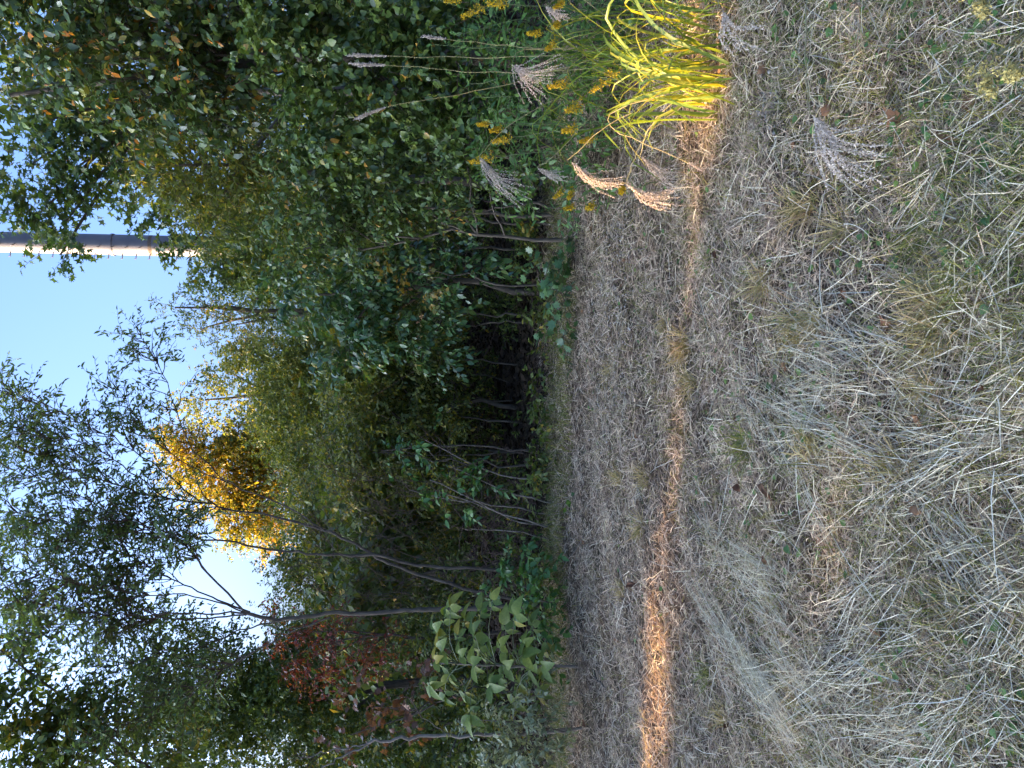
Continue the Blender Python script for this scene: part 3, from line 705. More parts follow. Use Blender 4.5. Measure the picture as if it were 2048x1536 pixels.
# ---------------------------------------------------------------- low plants on the bank
def hickory():
    base = G(1132, 1335); base.y = 6.0; base = Vector((W(1132, 1335, 5.9).x, 5.9, 0)); base.z = hgt(base.x, base.y)
    t = thing("broadleaf_sapling", base, "small sapling with big pale yellow-green leaflets at the grass edge", "sapling")
    st = wobble([base, W(1060, 1334, 5.9), W(980, 1330, 5.9), W(900, 1325, 5.95), W(860, 1330, 6.0)], 14, .006)
    mb = MB(); mb.tube(st, .014, .004, 6); mb.build("stem", M['bark_grey'], t)
    ends = [(880, 1300), (870, 1260), (900, 1215), (930, 1240), (960, 1220), (900, 1350), (930, 1390), (960, 1300), (1000, 1290), (1030, 1230), (1010, 1330), (980, 1370), (1050, 1290), (1040, 1370), (1085, 1330), (1080, 1380), (940, 1430), (890, 1390), (1100, 1300), (870, 1320), (1010, 1250), (950, 1270), (1060, 1340), (920, 1310), (985, 1200), (860, 1370), (1030, 1400), (915, 1270), (1000, 1350), (975, 1310), (1065, 1250), (1045, 1310), (890, 1235), (945, 1330), (1090, 1345)]
    pos, ax, nr, sz = [], [], [], []
    for k, (x, y) in enumerate(ends):
        e = np.array(W(x, y, 5.9 + RNG.uniform(-.35, .3))); s = st[np.argmin(np.linalg.norm(st - (e - np.array([0, 0, .12])), axis=1))]
        mb = MB(); pet = wobble([s, (s + e) / 2 + np.array([0, 0, .04]), e], 6, .003); mb.tube(pet, .0045, .002, 4); mb.build("petiole", M['stem'], t)
        dr = unit(e - s + np.array([0, -.05, -.03])); sd = unit(np.cross(dr, np.array([0, -.5, .8])))
        L = RNG.uniform(.095, .15)
        for q, a, f in ((e, dr, 1.15), (e, unit(dr * .55 + sd), 1), (e, unit(dr * .55 - sd), 1), (pet[4] * .5 + pet[5] * .5, unit(sd - .1 * dr), .7), (pet[4] * .5 + pet[5] * .5, unit(-sd - .1 * dr), .7)):
            pos.append(q); ax.append(a + RNG.normal(0, .12, 3) + np.array([0, 0, -.2])); nr.append(np.array([0, -.55, .9]) + RNG.normal(0, .25, 3)); sz.append(L * f)
    leaf_objects(t, "leaflet", S_HICK, M['hickory'], np.array(pos), np.array(ax), np.array(nr), np.array(sz))
hickory()
lobe_tree("pale_shrub", "pale grey-green small-leaved shrub around the grey dead sapling", "shrub",
    [(1010, 1490, 60, 60, 5.9), (1060, 1460, 60, 60, 5.7), (1080, 1400, 40, 45, 5.7), (970, 1530, 60, 40, 5.9), (1100, 1510, 40, 50, 5.5), (1040, 1540, 60, 40, 5.6), (960, 1440, 40, 40, 6)],
    S_NARROW, M['privet'], .052, cov=2.4, trunk_r=.012, n_obj=300, m=12, hi=oval(.42, True), bark='bark_grey')
lobe_tree("green_bush", "low bush of fresh green oval leaves at the foot of the slender trunks", "bush",
    [(1075, 1190, 45, 60, 6.4), (1050, 1120, 40, 40, 6.6), (1105, 1235, 30, 35, 6.2), (1100, 1160, 25, 40, 6.3), (1020, 1170, 40, 40, 6.7), (1090, 1270, 30, 30, 6.2)],
    S_OVAL, M['bush'], .07, cov=2.2, trunk_r=.012, n_obj=260, hi=S_OVAL_HI)
lobe_tree("green_bush", "spindly bush with greyish green leaves beside the bare canes", "bush",
    [(840, 890, 50, 40, 7.2), (880, 950, 60, 40, 7.1), (930, 975, 50, 40, 7.0), (800, 900, 40, 30, 7.2), (960, 1010, 40, 40, 6.9)],
    S_OVAL, M['bush'], .07, cov=.75, trunk_r=.012, n_obj=160, hi=S_OVAL_HI)
lobe_tree("maple_seedling", "low seedling with big lobed leaves where the hollow meets the mown strip", "seedling",
    [(1120, 560, 25, 40, 6.1), (1130, 600, 20, 30, 6.0), (1100, 520, 30, 40, 6.2), (1135, 530, 18, 30, 6.0), (1125, 660, 20, 30, 6.2)],
    S_MAPLE, M['teal'], .078, cov=.9, trunk_r=.008, n_obj=80, m=5, limbs=True)
lobe_tree("seedling_patch", "small round-leaved seedlings in the mown strip beyond the sunlit streak", "seedling",
    [(1165, 990, 14, 18, 5.9), (1185, 1010, 12, 18, 5.6), (1150, 980, 10, 16, 6.1), (1175, 1090, 10, 20, 5.8)], S_HEART, M['bush'], .05, cov=.8, limbs=False, n_obj=40, m=4, twigs=True, clump=5)["kind"] = "stuff"

# herbs of the border
def tall_weed(base, h, lean, label, nleaf=18, size=.10, mat='weed', shape=S_LANCE_HI, name="tall_weed", group="leafy weeds in the border"):
    t = thing(name, base, label, "weed", group)
    top = base + Vector((lean[0], lean[1], h))
    line = wobble([base, base.lerp(top, .5) + Vector((-lean[0] * .25, -lean[1] * .25, h * .06)), top], 10, .004)
    mb = MB(); mb.tube(line, .005, .002, 5); mb.build("stem", M['stem'], t)
    pos, ax, nr, sz = [], [], [], []
    for k in range(nleaf):
        f = .18 + .82 * k / (nleaf - 1); q = line[min(9, int(f * 9.99))]; a = k * 2.4 + RNG.uniform(-.3, .3)
        pos.append(q); ax.append([math.cos(a), math.sin(a), RNG.uniform(-.15, .55)]); nr.append(np.array([0, 0, 1]) + RNG.normal(0, .2, 3)); sz.append(size * RNG.uniform(.7, 1.25) * (1.15 - .45 * f))
    leaf_objects(t, "leaf", shape, M[mat], np.array(pos), np.array(ax), np.array(nr), np.array(sz))
    return line
weeds = [((1240, 30), 1.05, .11, "weed at the frame edge behind the sunlit silver grass, topmost leaves dark"), ((1230, 90), 1.0, .10, "leafy weed standing between the two closed upright plumes' stems"),
         ((1225, 150), .95, .10, "leafy weed under the white open plume"), ((1220, 200), .9, .12, "tall weed with the broadest leaves beside the tilted plume stem"), ((1215, 250), .75, .09, "weed just behind the biggest goldenrod head"),
         ((1200, 300), .65, .08, "short weed behind the white drooping plume"), ((1200, 350), .5, .08, "low weed at the end of the border under the drooping plumes"), ((1190, 400), .4, .07, "lowest weed at the border tip by the yellow goldenrods"),
         ((1260, 10), .9, .10, "weed with drooping leaves at the frame edge over the sunlit grass"), ((1265, 70), .75, .10, "weed rising out of the sunlit silver grass"), ((1260, 130), .7, .09, "weed with upturned leaves behind the sunlit blades"),
         ((1255, 190), .6, .09, "weed among the outer sunlit blades"), ((1190, 60), 1.15, .09, "tallest weed in front of the vine"), ((1185, 130), 1.1, .09, "tall weed in front of the vine beside the upright plumes"),
         ((1180, 230), .95, .11, "weed with glossy leaves below the vine"), ((1180, 310), .7, .08, "weed in shade below the cascading vine"), ((1300, 20), .6, .09, "weed with bright leaf tips over the orange sunlit straw"), ((1290, 60), .5, .08, "small weed inside the sunlit grass"),
         ((1195, 275), .85, .10, "weed leaning beside the tilted plume"), ((1210, 110), 1.2, .12, "weed whose top is a ring of long leaves among the vine leaves")]
for (px, h, s, lab) in weeds:
    b0 = G(*px); tall_weed(b0, h, (RNG.normal(-.06, .08), RNG.normal(-.05, .06)), lab, 20, s)

lobe_tree("border_undergrowth", "tangle of green weeds filling the border between silver grass and vines", "undergrowth",
    [(1230, 20, 70, 60, 4.6), (1200, 110, 70, 70, 4.7), (1190, 210, 70, 70, 4.8), (1170, 310, 60, 60, 5.1), (1150, 390, 40, 50, 5.3), (1090, 30, 80, 70, 5.0), (1080, 130, 80, 70, 5.0), (1070, 230, 80, 70, 5.2), (1080, 330, 60, 60, 5.3), (1000, 30, 80, 70, 5.3), (990, 150, 80, 80, 5.4), (1000, 260, 70, 60, 5.5), (1020, 350, 60, 50, 5.6), (1290, -10, 50, 60, 4.2)],
    S_NARROW, M['weed'], .07, cov=2.3, limbs=False, m=8, hang=.2)["kind"] = "stuff"
# goldenrods
def goldenrod(tip, base, label, pale=False, size=.11, nb=14, group="goldenrods in the border"):
    t = thing("goldenrod", base, label, "flower", group)
    tip = Vector(tip); mid = base.lerp(tip, .6) + Vector((0, 0, .12 * (tip - base).length))
    line = wobble([base, mid, tip], 14, .004)
    mb = MB(); mb.tube(line, .0035, .0015, 5); mb.build("stem", M['culm' if pale else 'stem'], t)
    fl = MB(); st = MB(); pos = []
    dr = unit(line[-1] - line[-4])
    for k in range(nb):
        s = line[-1] - dr * size * 1.35 * (k / nb) ; a = k * 2.4
        v = unit(np.array([math.cos(a), math.sin(a) * .6, .25]) + dr * .6) * size * (.10 + .38 * k / nb)
        q = np.array([s, s + v * .6 + np.array([0, 0, .01]), s + v + np.array([0, 0, -.25 * np.linalg.norm(v)])])
        st.tube(q, .0012, .0006, 3)
        c = wobble(q, 14, .0015)
        pos += [p + RNG.normal(0, .0035, 3) for p in c for _ in range(2)]
    pos += [line[-1] - dr * size * f + RNG.normal(0, .004, 3) for f in np.linspace(0, .8, 20)]
    pos = np.array(pos); n = len(pos)
    V, T = place(S_SMALL, pos, rand_unit(n), rand_unit(n), RNG.uniform(.006, .011, n))
    fl.add(V, T)
    h = fl.build("flower_head", M['dryflower' if pale else 'flower'], t, smooth=False)
    st.build("flower_stalks", M['stem'], h)
    if not pale:
        k = 9; idx = np.linspace(3, 10, k).astype(int); a = np.arange(k) * 2.4
        leaf_objects(t, "leaf", S_LANCE_HI, M['weed'], line[idx], np.stack([np.cos(a), np.sin(a), np.full(k, .3)], 1), np.tile([0, 0, 1.], (k, 1)) + RNG.normal(0, .2, (k, 3)), RNG.uniform(.05, .085, k))
gr = [(1187, 185, 3.9, .15, "largest goldenrod head, bright yellow, just above the sunlit silver grass blades"), (1135, 222, 4.1, .13, "full goldenrod head beside the largest one"), (1128, 263, 4.1, .10, "goldenrod head pointing to the lit plumes"),
      (1101, 174, 4.1, .10, "goldenrod touching the lower tips of the white open plume"), (1058, 68, 4.4, .07, "small goldenrod below the white closed plume stems"), (1108, 56, 4.3, .07, "small goldenrod high over the sunlit grass"),
      (927, 34, 4.6, .14, "long hanging goldenrod spray high in the vine leaves"), (978, 7, 4.5, .10, "goldenrod cut by the frame edge under the long hanging spray"), (893, 3, 4.7, .09, "highest goldenrod at the frame edge"),
      (944, 325, 4.7, .12, "goldenrod at the top of the white drooping plume"), (988, 284, 4.6, .09, "goldenrod beside the white drooping plume stem"), (983, 262, 4.6, .07, "small goldenrod under the vine, above the white drooping plume"), (958, 250, 4.7, .06, "tiny goldenrod in the vine shade"),
      (1111, 17, 4.2, .07, "goldenrod by the small folded plume at the frame edge"), (1110, 396, 5.0, .07, "small goldenrod at the mouth of the hollow"), (1139, 398, 4.9, .07, "small goldenrod below the one at the mouth of the hollow"),
      (1176, 417, 4.7, .09, "drooping goldenrod furthest out over the mown strip"), (1163, 284, 4.2, .07, "small goldenrod between the blades and the lit plume"), (1243, 386, 4.1, .08, "goldenrod behind the lower lit plume"), (1132, 418, 4.9, .07, "goldenrod leaning into the mouth of the hollow"), (1095, 100, 4.3, .09, "goldenrod in the middle of the leafy weeds")]
for x, y, dd, s, lab in gr:
    tip = W(x, y, dd); b0 = Vector((tip.x + RNG.uniform(.05, .3), tip.y + RNG.uniform(-.1, .25), 0)); b0.z = hgt(b0.x, b0.y)
    goldenrod(tip, b0, lab, size=s)
for x, y, dd, s, bx, lab in [(1985, 190, 1.45, .10, (2040, 60), "dry pale goldenrod head lying over the near grass, the middle one of three"), (1975, 30, 1.5, .11, (2040, -80), "dry pale goldenrod head at the corner by the frame edge"), (2040, 150, 1.35, .06, (2090, 120), "smallest dry goldenrod head, cut by the frame")]:
    tip = W(x, y, dd); b0 = G(*bx)
    goldenrod(tip, b0, lab, pale=True, size=s, nb=12, group="dry goldenrods in the near grass")

# ---------------------------------------------------------------- silver grass
def ribbon(mb, line, w, side, taper=True):
    line = np.asarray(line); n = len(line); t = np.linspace(0, 1, n)
    wd = w * np.minimum(1, t * 6 + .45) * (np.sqrt(np.clip(1 - t, 0, 1)) if taper else 1)
    tg = unit(np.gradient(line, axis=0)); s = unit(np.cross(tg, side)); nn = np.cross(s, tg)
    V = np.stack([line - s * wd[:, None] / 2, line + nn * wd[:, None] * -.12, line + s * wd[:, None] / 2], 1)
    i = np.arange(n - 1)[:, None] * 3
    T = np.concatenate([np.stack([i + a, i + b, i + c], -1).reshape(-1, 3) for a, b, c in ((0, 1, 4), (0, 4, 3), (1, 2, 5), (1, 5, 4))])
    mb.add(V.reshape(-1, 3), T)

def plume(parent, s, e, n=13, width=.05, bulge=.3, mat='plume', bead=.0075, closed=False):
    """Racemes fanning from s and drooping to e."""
    s = np.array(s); e = np.array(e); d = e - s; L = np.linalg.norm(d); dn = unit(d)
    view = unit(s - np.array([0, 0, CAMZ])); sd = unit(np.cross(dn, view)); up = np.array([0, 0, 1.]); up = unit(up - dn * (up @ dn) * .8)
    mb = MB(); P, A, Z = [], [], []
    n = int(n * 1.6)
    for k in range(n):
        f = (k / (n - 1) - .5) * 2
        st = s + dn * L * .30 * RNG.uniform(0, 1); ln = L * RNG.uniform(.55, .95)
        off = (sd * f * width * 1.7 + view * RNG.normal(0, width * .5)) * (.45 if closed else 1) * RNG.uniform(.8, 1.2)
        end = st + dn * ln * (1 - .12 * abs(f)) + off
        mid = (st + end) / 2 + up * bulge * L * RNG.uniform(.36, .48) - off * .12
        c = wobble([st, mid, end], 26, .0008)
        mb.tube(c, .0008, .0005, 3)
        c2 = wobble([st, mid, end], 64, .0016)[2:]
        P.append(c2); A.append(unit(np.gradient(c2, axis=0)) + RNG.normal(0, .7, c2.shape)); Z.append(np.full(len(c2), bead))
    P = np.concatenate(P); A = np.concatenate(A); Z = np.concatenate(Z) * RNG.uniform(.7, 1.3, len(P))
    V, T = place(S_SMALL, P, A, rand_unit(len(P)), Z); mb.add(V, T)
    return mb.build("plume", M[mat], parent, smooth=False)

def culm(parent, pts, r=.0028, mat='culm'):
    mb = MB(); mb.tube(wobble(pts, 16, .003), r, r * .5, 5); return mb.build("culm", M[mat], parent)

def blades_of(parent, base, n, hmin, hmax, bias, spread=.13, w=(.011, .021), mat='mis'):
    for k in range(n):
        a = RNG.uniform(0, 2 * math.pi); d = np.array([math.cos(a), math.sin(a), 0]) * RNG.uniform(.3, 1) + np.array(bias)
        d = unit(d); h = RNG.uniform(hmin, hmax); reach = h * RNG.uniform(.35, .95)
        s = np.array(base) + np.array([RNG.normal(0, spread), RNG.normal(0, spread), -.02])
        pts = [s, s + d * reach * .22 + np.array([0, 0, h * .55]), s + d * reach * .62 + np.array([0, 0, h * .82]), s + d * reach + np.array([0, 0, h * RNG.uniform(.35, .8)])]
        mb = MB(); ribbon(mb, wobble(pts, 11, .004), RNG.uniform(*w), d * -.4 + np.array([0, 0, 1]) + RNG.normal(0, .5, 3)); mb.build("blade", M[mat], parent)

b1 = G(1432, 150)
sg = thing("silver_grass", b1, "sunlit clump of silver grass with yellow-green arching blades at the border edge", "ornamental grass", "silver grass clumps")
blades_of(sg, b1, 55, .36, .66, (-.1, .0, 0), .14, (.014, .024))
blades_of(sg, b1 + Vector((.25, .1, 0)), 45, .3, .6, (-.3, -.3, 0), .16, (.006, .012))
def pl(parent, base, s, e, via=None, **k):
    s = Vector(s); base = Vector(base)
    mid = Vector(via) if via is not None else base.lerp(s, .55) + Vector((0, 0, .10))
    culm(parent, [base + Vector((RNG.normal(0, .04), RNG.normal(0, .04), 0)), mid, s])
    plume(parent, s, e, **k)
pl(sg, b1, W(1135, 320, 3.75), W(1245, 378, 3.75), n=9, width=.03)
pl(sg, b1, W(1252, 368, 3.62), W(1362, 410, 3.6), n=10, width=.035)
pl(sg, b1, W(1280, 312, 3.9), W(1390, 368, 3.9), n=11, width=.05)
pl(sg, b1, W(1375, 325, 3.6), W(1430, 352, 3.6), via=W(1215, 235, 3.6), n=6, width=.010, closed=True, bulge=.02)
b2 = G(1300, 110)
sg2 = thing("silver_grass", b2, "taller shaded clump of silver grass with whitish plumes behind the sunlit clump", "ornamental grass", "silver grass clumps")
blades_of(sg2, b2, 60, .5, .95, (-.3, -.3, 0), .18, (.006, .013))
for s, e, via, kw in [(W(775, 112, 4.6), W(694, 110, 4.6), W(1000, 115, 4.55), dict(n=9, width=.012, closed=True, bulge=.02)),
                     (W(775, 131, 4.5), W(705, 128, 4.5), W(1010, 145, 4.5), dict(n=9, width=.014, closed=True, bulge=.02)),
                     (W(775, 213, 4.4), W(711, 238, 4.4), W(1000, 172, 4.45), dict(n=9, width=.010, closed=True, bulge=.02)),
                     (W(893, 78, 4.5), W(848, 73, 4.5), W(1050, 95, 4.5), dict(n=8, width=.010, closed=True, bulge=.02)),
                     (W(1022, 130, 4.2), W(1108, 165, 4.15), W(1060, 100, 4.3), dict(n=17, width=.085, bulge=.35)),
                     (W(958, 312, 4.5), W(1045, 392, 4.45), W(1050, 230, 4.4), dict(n=16, width=.05, bulge=.25)),
                     (W(1074, 335, 4.5), W(1130, 358, 4.5), W(1130, 290, 4.4), dict(n=9, width=.022, bulge=.15)),
                     (W(1092, 12, 4.1), W(1136, 42, 4.1), W(1150, -10, 4.2), dict(n=7, width=.02, bulge=.15))]:
    pl(sg2, b2, s, e, via=via, **kw)
b3 = Vector((1.95, 2.55, 0)); b3.z = hgt(b3.x, b3.y)
sg3 = thing("silver_grass", b3, "silver grass clump mostly out of frame whose grey plumes droop over the near grass", "ornamental grass", "silver grass clumps")
blades_of(sg3, b3, 24, .4, .7, (.6, 0, 0), .1)
pl(sg3, b3, W(1622, 228, 2.15), W(1748, 345, 2.1), via=W(1612, 40, 2.3), n=14, width=.06, bulge=.4, bead=.0075)
pl(sg3, b3, W(1440, 15, 2.6), W(1512, 100, 2.6), via=W(1440, -70, 2.7), n=6, width=.05, bulge=.4)

# ---------------------------------------------------------------- mown grass
def blades(pos, az, el0, el1, length, width, seg=3, kink=.0):
    n = len(pos); t = (np.arange(seg) + .5) / seg
    el = el0[:, None] + (el1 - el0)[:, None] * t[None]; a = az[:, None] + kink * RNG.normal(size=(n, seg)).cumsum(1)
    st = (length / seg)[:, None, None] * np.stack([np.cos(el) * np.cos(a), np.cos(el) * np.sin(a), np.sin(el)], -1)
    line = np.concatenate([np.zeros((n, 1, 3)), st.cumsum(1)], 1) + pos[:, None]
    roll = RNG.uniform(-1.2, 1.2, n)
    s = np.stack([-np.sin(az) * np.cos(roll), np.cos(az) * np.cos(roll), np.sin(roll)], -1)[:, None]
    tt = np.linspace(0, 1, seg + 1)[None, :, None]; w = width[:, None, None] * np.where(tt < .99, 1 - .45 * tt, .12) * .5
    V = np.stack([line - s * w, line + s * w], 2).reshape(-1, 3)
    i = (np.arange(n)[:, None] * (seg + 1) + np.arange(seg)[None]) * 2
    T = np.concatenate([np.stack([i, i + 1, i + 3], -1).reshape(-1, 3), np.stack([i, i + 3, i + 2], -1)[:, :-1].reshape(-1, 3)])
    return V, T

def ground_points(n, ymin=1.15, ymax=7.6, near=1.0):
    """Spots on the visible strip, thicker close to the camera."""
    out = []
    tot = 0
    while tot < n:
        u = RNG.uniform(0, 1, n); y = 1 / (1 / ymin + u * (1 / ymax - 1 / ymin)) if near else RNG.uniform(ymin, ymax, n)
        x = RNG.uniform(-1, 1, n) * (.56 * (y + .3) + .35)
        out.append(np.stack([x, y], 1)); tot += n
    P = np.concatenate(out)[:n]
    return np.column_stack([P, hgt(P[:, 0], P[:, 1])])

def side_points(n):
    y = RNG.uniform(.8, 7.4, n); e = .56 * (y + .3) + .33
    x = (e + RNG.uniform(0, 1, n) ** 1.4 * 2.6) * RNG.choice([-1, 1], n)
    return np.column_stack([x, y, hgt(x, y)])

def grass_obj(name, label, mat, V, T):
    o = link(name, tri_mesh(name, V, T, mat)); tag(o, label, "grass", kind="stuff"); return o

n = 225000
P = np.concatenate([ground_points(150000), ground_points(75000, 2.8, 7.4, 0)]); dist = P[:, 1]
az = RNG.uniform(0, 2 * math.pi, n)
L_ = RNG.uniform(.025, .10, n) * np.clip(.7 + .09 * dist, .8, 1.35); wd = RNG.uniform(.0013, .0036, n) * (.62 + .19 * dist)
e0 = RNG.normal(.35, .40, n); P[:, 2] += RNG.uniform(0, .022, n)
V, T = blades(P, az, e0, e0 * .3 - RNG.uniform(-.1, .5, n), L_, wd, 2, .2)
grass_obj("dry_grass", "mown grey and tan dry grass clippings covering the clearing", M['thatch'], V, T)
n = 50000
P = side_points(n); P[:, 2] += RNG.uniform(0, .025, n); e0 = RNG.normal(.35, .4, n)
V, T = blades(P, RNG.uniform(0, 6.28, n), e0, e0 * .3 - RNG.uniform(-.1, .5, n), RNG.uniform(.05, .15, n), RNG.uniform(.003, .007, n), 2, .2)
grass_obj("dry_grass", "mown dry grass going on beyond both sides of the view", M['thatch'], V, T)
n = 72000
P = ground_points(n); k = np.sin(P[:, 0] * 2.1 + 1) * np.sin(P[:, 1] * 1.7) + .5 * np.sin(P[:, 0] * 5 - P[:, 1] * 4) + np.where(P[:, 1] > 4.6, .5, 0) + .6 * np.clip(P[:, 0], -1, 1)
P = P[RNG.uniform(-1.3, 1.3, n) < k]; n = len(P)
V, T = blades(P, RNG.uniform(0, 6.28, n), RNG.uniform(.5, 1.4, n), RNG.uniform(-.2, .9, n), RNG.uniform(.035, .11, n), RNG.uniform(.0020, .0040, n), 3, .1)
grass_obj("short_grass", "sparse short green grass growing up through the dry clippings", M['green'], V, T)
n = 15000
P = ground_points(n, 1.15, 6.0); P[:, 2] += RNG.uniform(.008, .04, n); az = np.where(RNG.uniform(size=n) < .45, RNG.normal(1.7, .6, n), RNG.uniform(0, 6.28, n)); e0 = RNG.normal(.12, .25, n)
V, T = blades(P, az, e0, e0 - RNG.uniform(-.2, .6, n), RNG.uniform(.05, .16, n), RNG.uniform(.0018, .0042, n), 4, .2)
grass_obj("broken_blades", "coarse flattened grey-green and tan blades broken by the mower", leaf_mat("broken_blade", [(0, (.22, .19, .09)), (.3, (.44, .36, .20)), (.6, (.64, .54, .34)), (.85, (.72, .66, .46)), (1, (.48, .30, .17))], trans=.25, rough=.5, spec=.4, noise=.15), V, T)
# long pale stalks, thrown by the mower, combed into loose swaths
n = 1700
P = ground_points(n, near=1.0); az = np.where(RNG.uniform(size=n) < .6, RNG.normal(1.7, .5, n) + .5 * np.sin(P[:, 0] * 2 + P[:, 1]), RNG.uniform(0, 6.28, n))
P[:, 2] += RNG.uniform(.012, .05, n)
L_ = RNG.uniform(.10, .38, n)
V, T = blades(P, az, RNG.normal(.03, .10, n), RNG.normal(-.06, .10, n), L_, RNG.uniform(.0016, .0034, n), 5, .10)
grass_obj("straw_stalks", "long pale straw stalks strewn over the mown grass", M['straw'], V, T)
# swaths of silky bluestem
cl = [(1600, 1250), (1700, 1330), (1560, 1400), (1780, 1180), (1850, 1280), (1480, 1300), (1830, 800), (1900, 930), (1760, 700), (1950, 1100), (1700, 1450), (1880, 1450), (1650, 1000), (1750, 900), (1990, 1300), (1540, 1150), (1600, 1480)]
Ps, As = [], []
for c in cl:
    g0 = G(*c); k = int(RNG.uniform(40, 85)); a = RNG.normal(1.7, .45)
    for _ in range(k):
        o_ = RNG.normal(0, 1, 2) * np.array([.22, .05]); Ps.append([g0.x + o_[0] * math.cos(a) - o_[1] * math.sin(a), g0.y + o_[0] * math.sin(a) + o_[1] * math.cos(a)]); As.append(a + RNG.normal(0, .18))
Ps = np.array(Ps); As = np.array(As); n = len(Ps); P = np.column_stack([Ps, hgt(Ps[:, 0], Ps[:, 1]) + RNG.uniform(.02, .055, n)])
V1, T1 = blades(P, As, RNG.normal(.04, .08, n), RNG.normal(-.05, .08, n), RNG.uniform(.2, .5, n), RNG.uniform(.0014, .0027, n), 5, .06)
grass_obj("bluestem_swaths", "combed swaths of pale greyish bluestem stalks lying in the near grass", M['straw'], V1, T1)
q = RNG.integers(0, n, n * 7); t_ = RNG.uniform(.05, .45, len(q)); B = P[q] + np.column_stack([np.cos(As[q]) * t_, np.sin(As[q]) * t_, RNG.normal(.004, .006, len(q))]); k = len(q)
V2, T2 = blades(B, As[q] + RNG.normal(0, .6, k), RNG.normal(.25, .4, k), RNG.normal(.1, .4, k), RNG.uniform(.012, .032, k), RNG.uniform(.0012, .0026, k), 2, .3)
grass_obj("seed_fluff", "white silky seed hairs along the bluestem stalks", M['down'], V2, T2)
# low weeds
n = 5200
P = ground_points(n); k = np.sin(P[:, 0] * 3.1 + 2) * np.sin(P[:, 1] * 2.3 + 1) + .4 * P[:, 0]; P = P[RNG.uniform(-.6, 1.6, n) < k]; n = len(P); P[:, 2] += RNG.uniform(.015, .04, n)
a = RNG.uniform(0, 6.28, n)
V, T = place(S_HEART, P, np.stack([np.cos(a), np.sin(a), RNG.uniform(-.1, .4, n)], 1), np.array([0, 0, 1.]) + RNG.normal(0, .3, (n, 3)), RNG.uniform(.012, .034, n))
o = link("ground_weeds", tri_mesh("ground_weeds", V, T, M['weed'])); tag(o, "small round green weed leaves scattered through the mown grass", "weeds", kind="stuff")
# litter under the trees
n = 22000
y = RNG.uniform(7.1, 15, n); x = RNG.uniform(-1, 1, n) * (.6 * y + .5); P = np.column_stack([x, y, hgt(x, y) + RNG.uniform(.005, .05, n)])
a = RNG.uniform(0, 6.28, n)
V, T = place(S_SMALL, P, np.stack([np.cos(a), np.sin(a), RNG.normal(0, .3, n)], 1), np.array([0, 0, 1.]) + RNG.normal(0, .5, (n, 3)), RNG.uniform(.06, .13, n), .3, .4)
o = link("leaf_litter", tri_mesh("leaf_litter", V, T, leaf_mat("humus_litter", [(.025, .017, .011), (.05, .032, .02), (.085, .055, .03)], trans=.1, rough=.7, spec=.2))); tag(o, "brown leaf litter under the thicket", "leaves", kind="stuff")  # humus brown, set extra dark so the hollow's shade deepens
n = 6000
y = RNG.uniform(6.2, 7.0, n); x = RNG.uniform(-1, 1, n) * (.6 * y); P = np.column_stack([x, y, hgt(x, y)])
V, T = blades(P, RNG.uniform(0, 6.28, n), RNG.uniform(.7, 1.5, n), RNG.uniform(-.2, 1.0, n), RNG.uniform(.06, .2, n), RNG.uniform(.003, .006, n), 3, .1)
grass_obj("edge_grass", "longer green grass along the foot of the thicket", M['green'], V, T)
# pale stony patch
m, N, L = new_mat("pale_stone"); g = N.new("ShaderNodeNewGeometry"); rp = ramp(N, [(0.20, 0.16, 0.12), (0.36, 0.31, 0.24), (0.52, 0.48, 0.40)]); L.new(g.outputs["Random Per Island"], rp.inputs[0])
p = N.new("ShaderNodeBsdfPrincipled"); p.inputs["Roughness"].default_value = .8; L.new(rp.outputs[0], p.inputs["Base Color"]); o = N.new("ShaderNodeOutputMaterial"); L.new(p.outputs[0], o.inputs[0])
oct_ = np.array([(1, 0, 0), (-1, 0, 0), (0, 1, 0), (0, -1, 0), (0, 0, .6), (0, 0, -.6)], float); octT = np.array([(0, 2, 4), (2, 1, 4), (1, 3, 4), (3, 0, 4), (2, 0, 5), (1, 2, 5), (3, 1, 5), (0, 3, 5)])
PP = []
for (x, y, sx, sy, k) in [(1215, 600, 20, 130, 420), (1240, 480, 20, 70, 180), (1235, 720, 16, 110, 200), (1195, 850, 10, 90, 80), (1700, 45, 16, 22, 160), (1540, 215, 16, 40, 100)]:
    for _ in range(k):
        q = G(x + RNG.normal(0, sx), y + RNG.normal(0, sy)); PP.append((q.x, q.y, q.z))
PP = np.array(PP); n = len(PP); sc = RNG.uniform(.004, .012, n)[:, None, None] * RNG.uniform(.6, 1.4, (n, 6, 3))
V = PP[:, None] + oct_[None] * sc + np.array([0, 0, .012]); T = octT[None] + (np.arange(n) * 6)[:, None, None]
o = link("gravel", tri_mesh("gravel", V.reshape(-1, 3), T.reshape(-1, 3), m)); tag(o, "pale stony gravel showing through the mown strip", "gravel", kind="stuff")

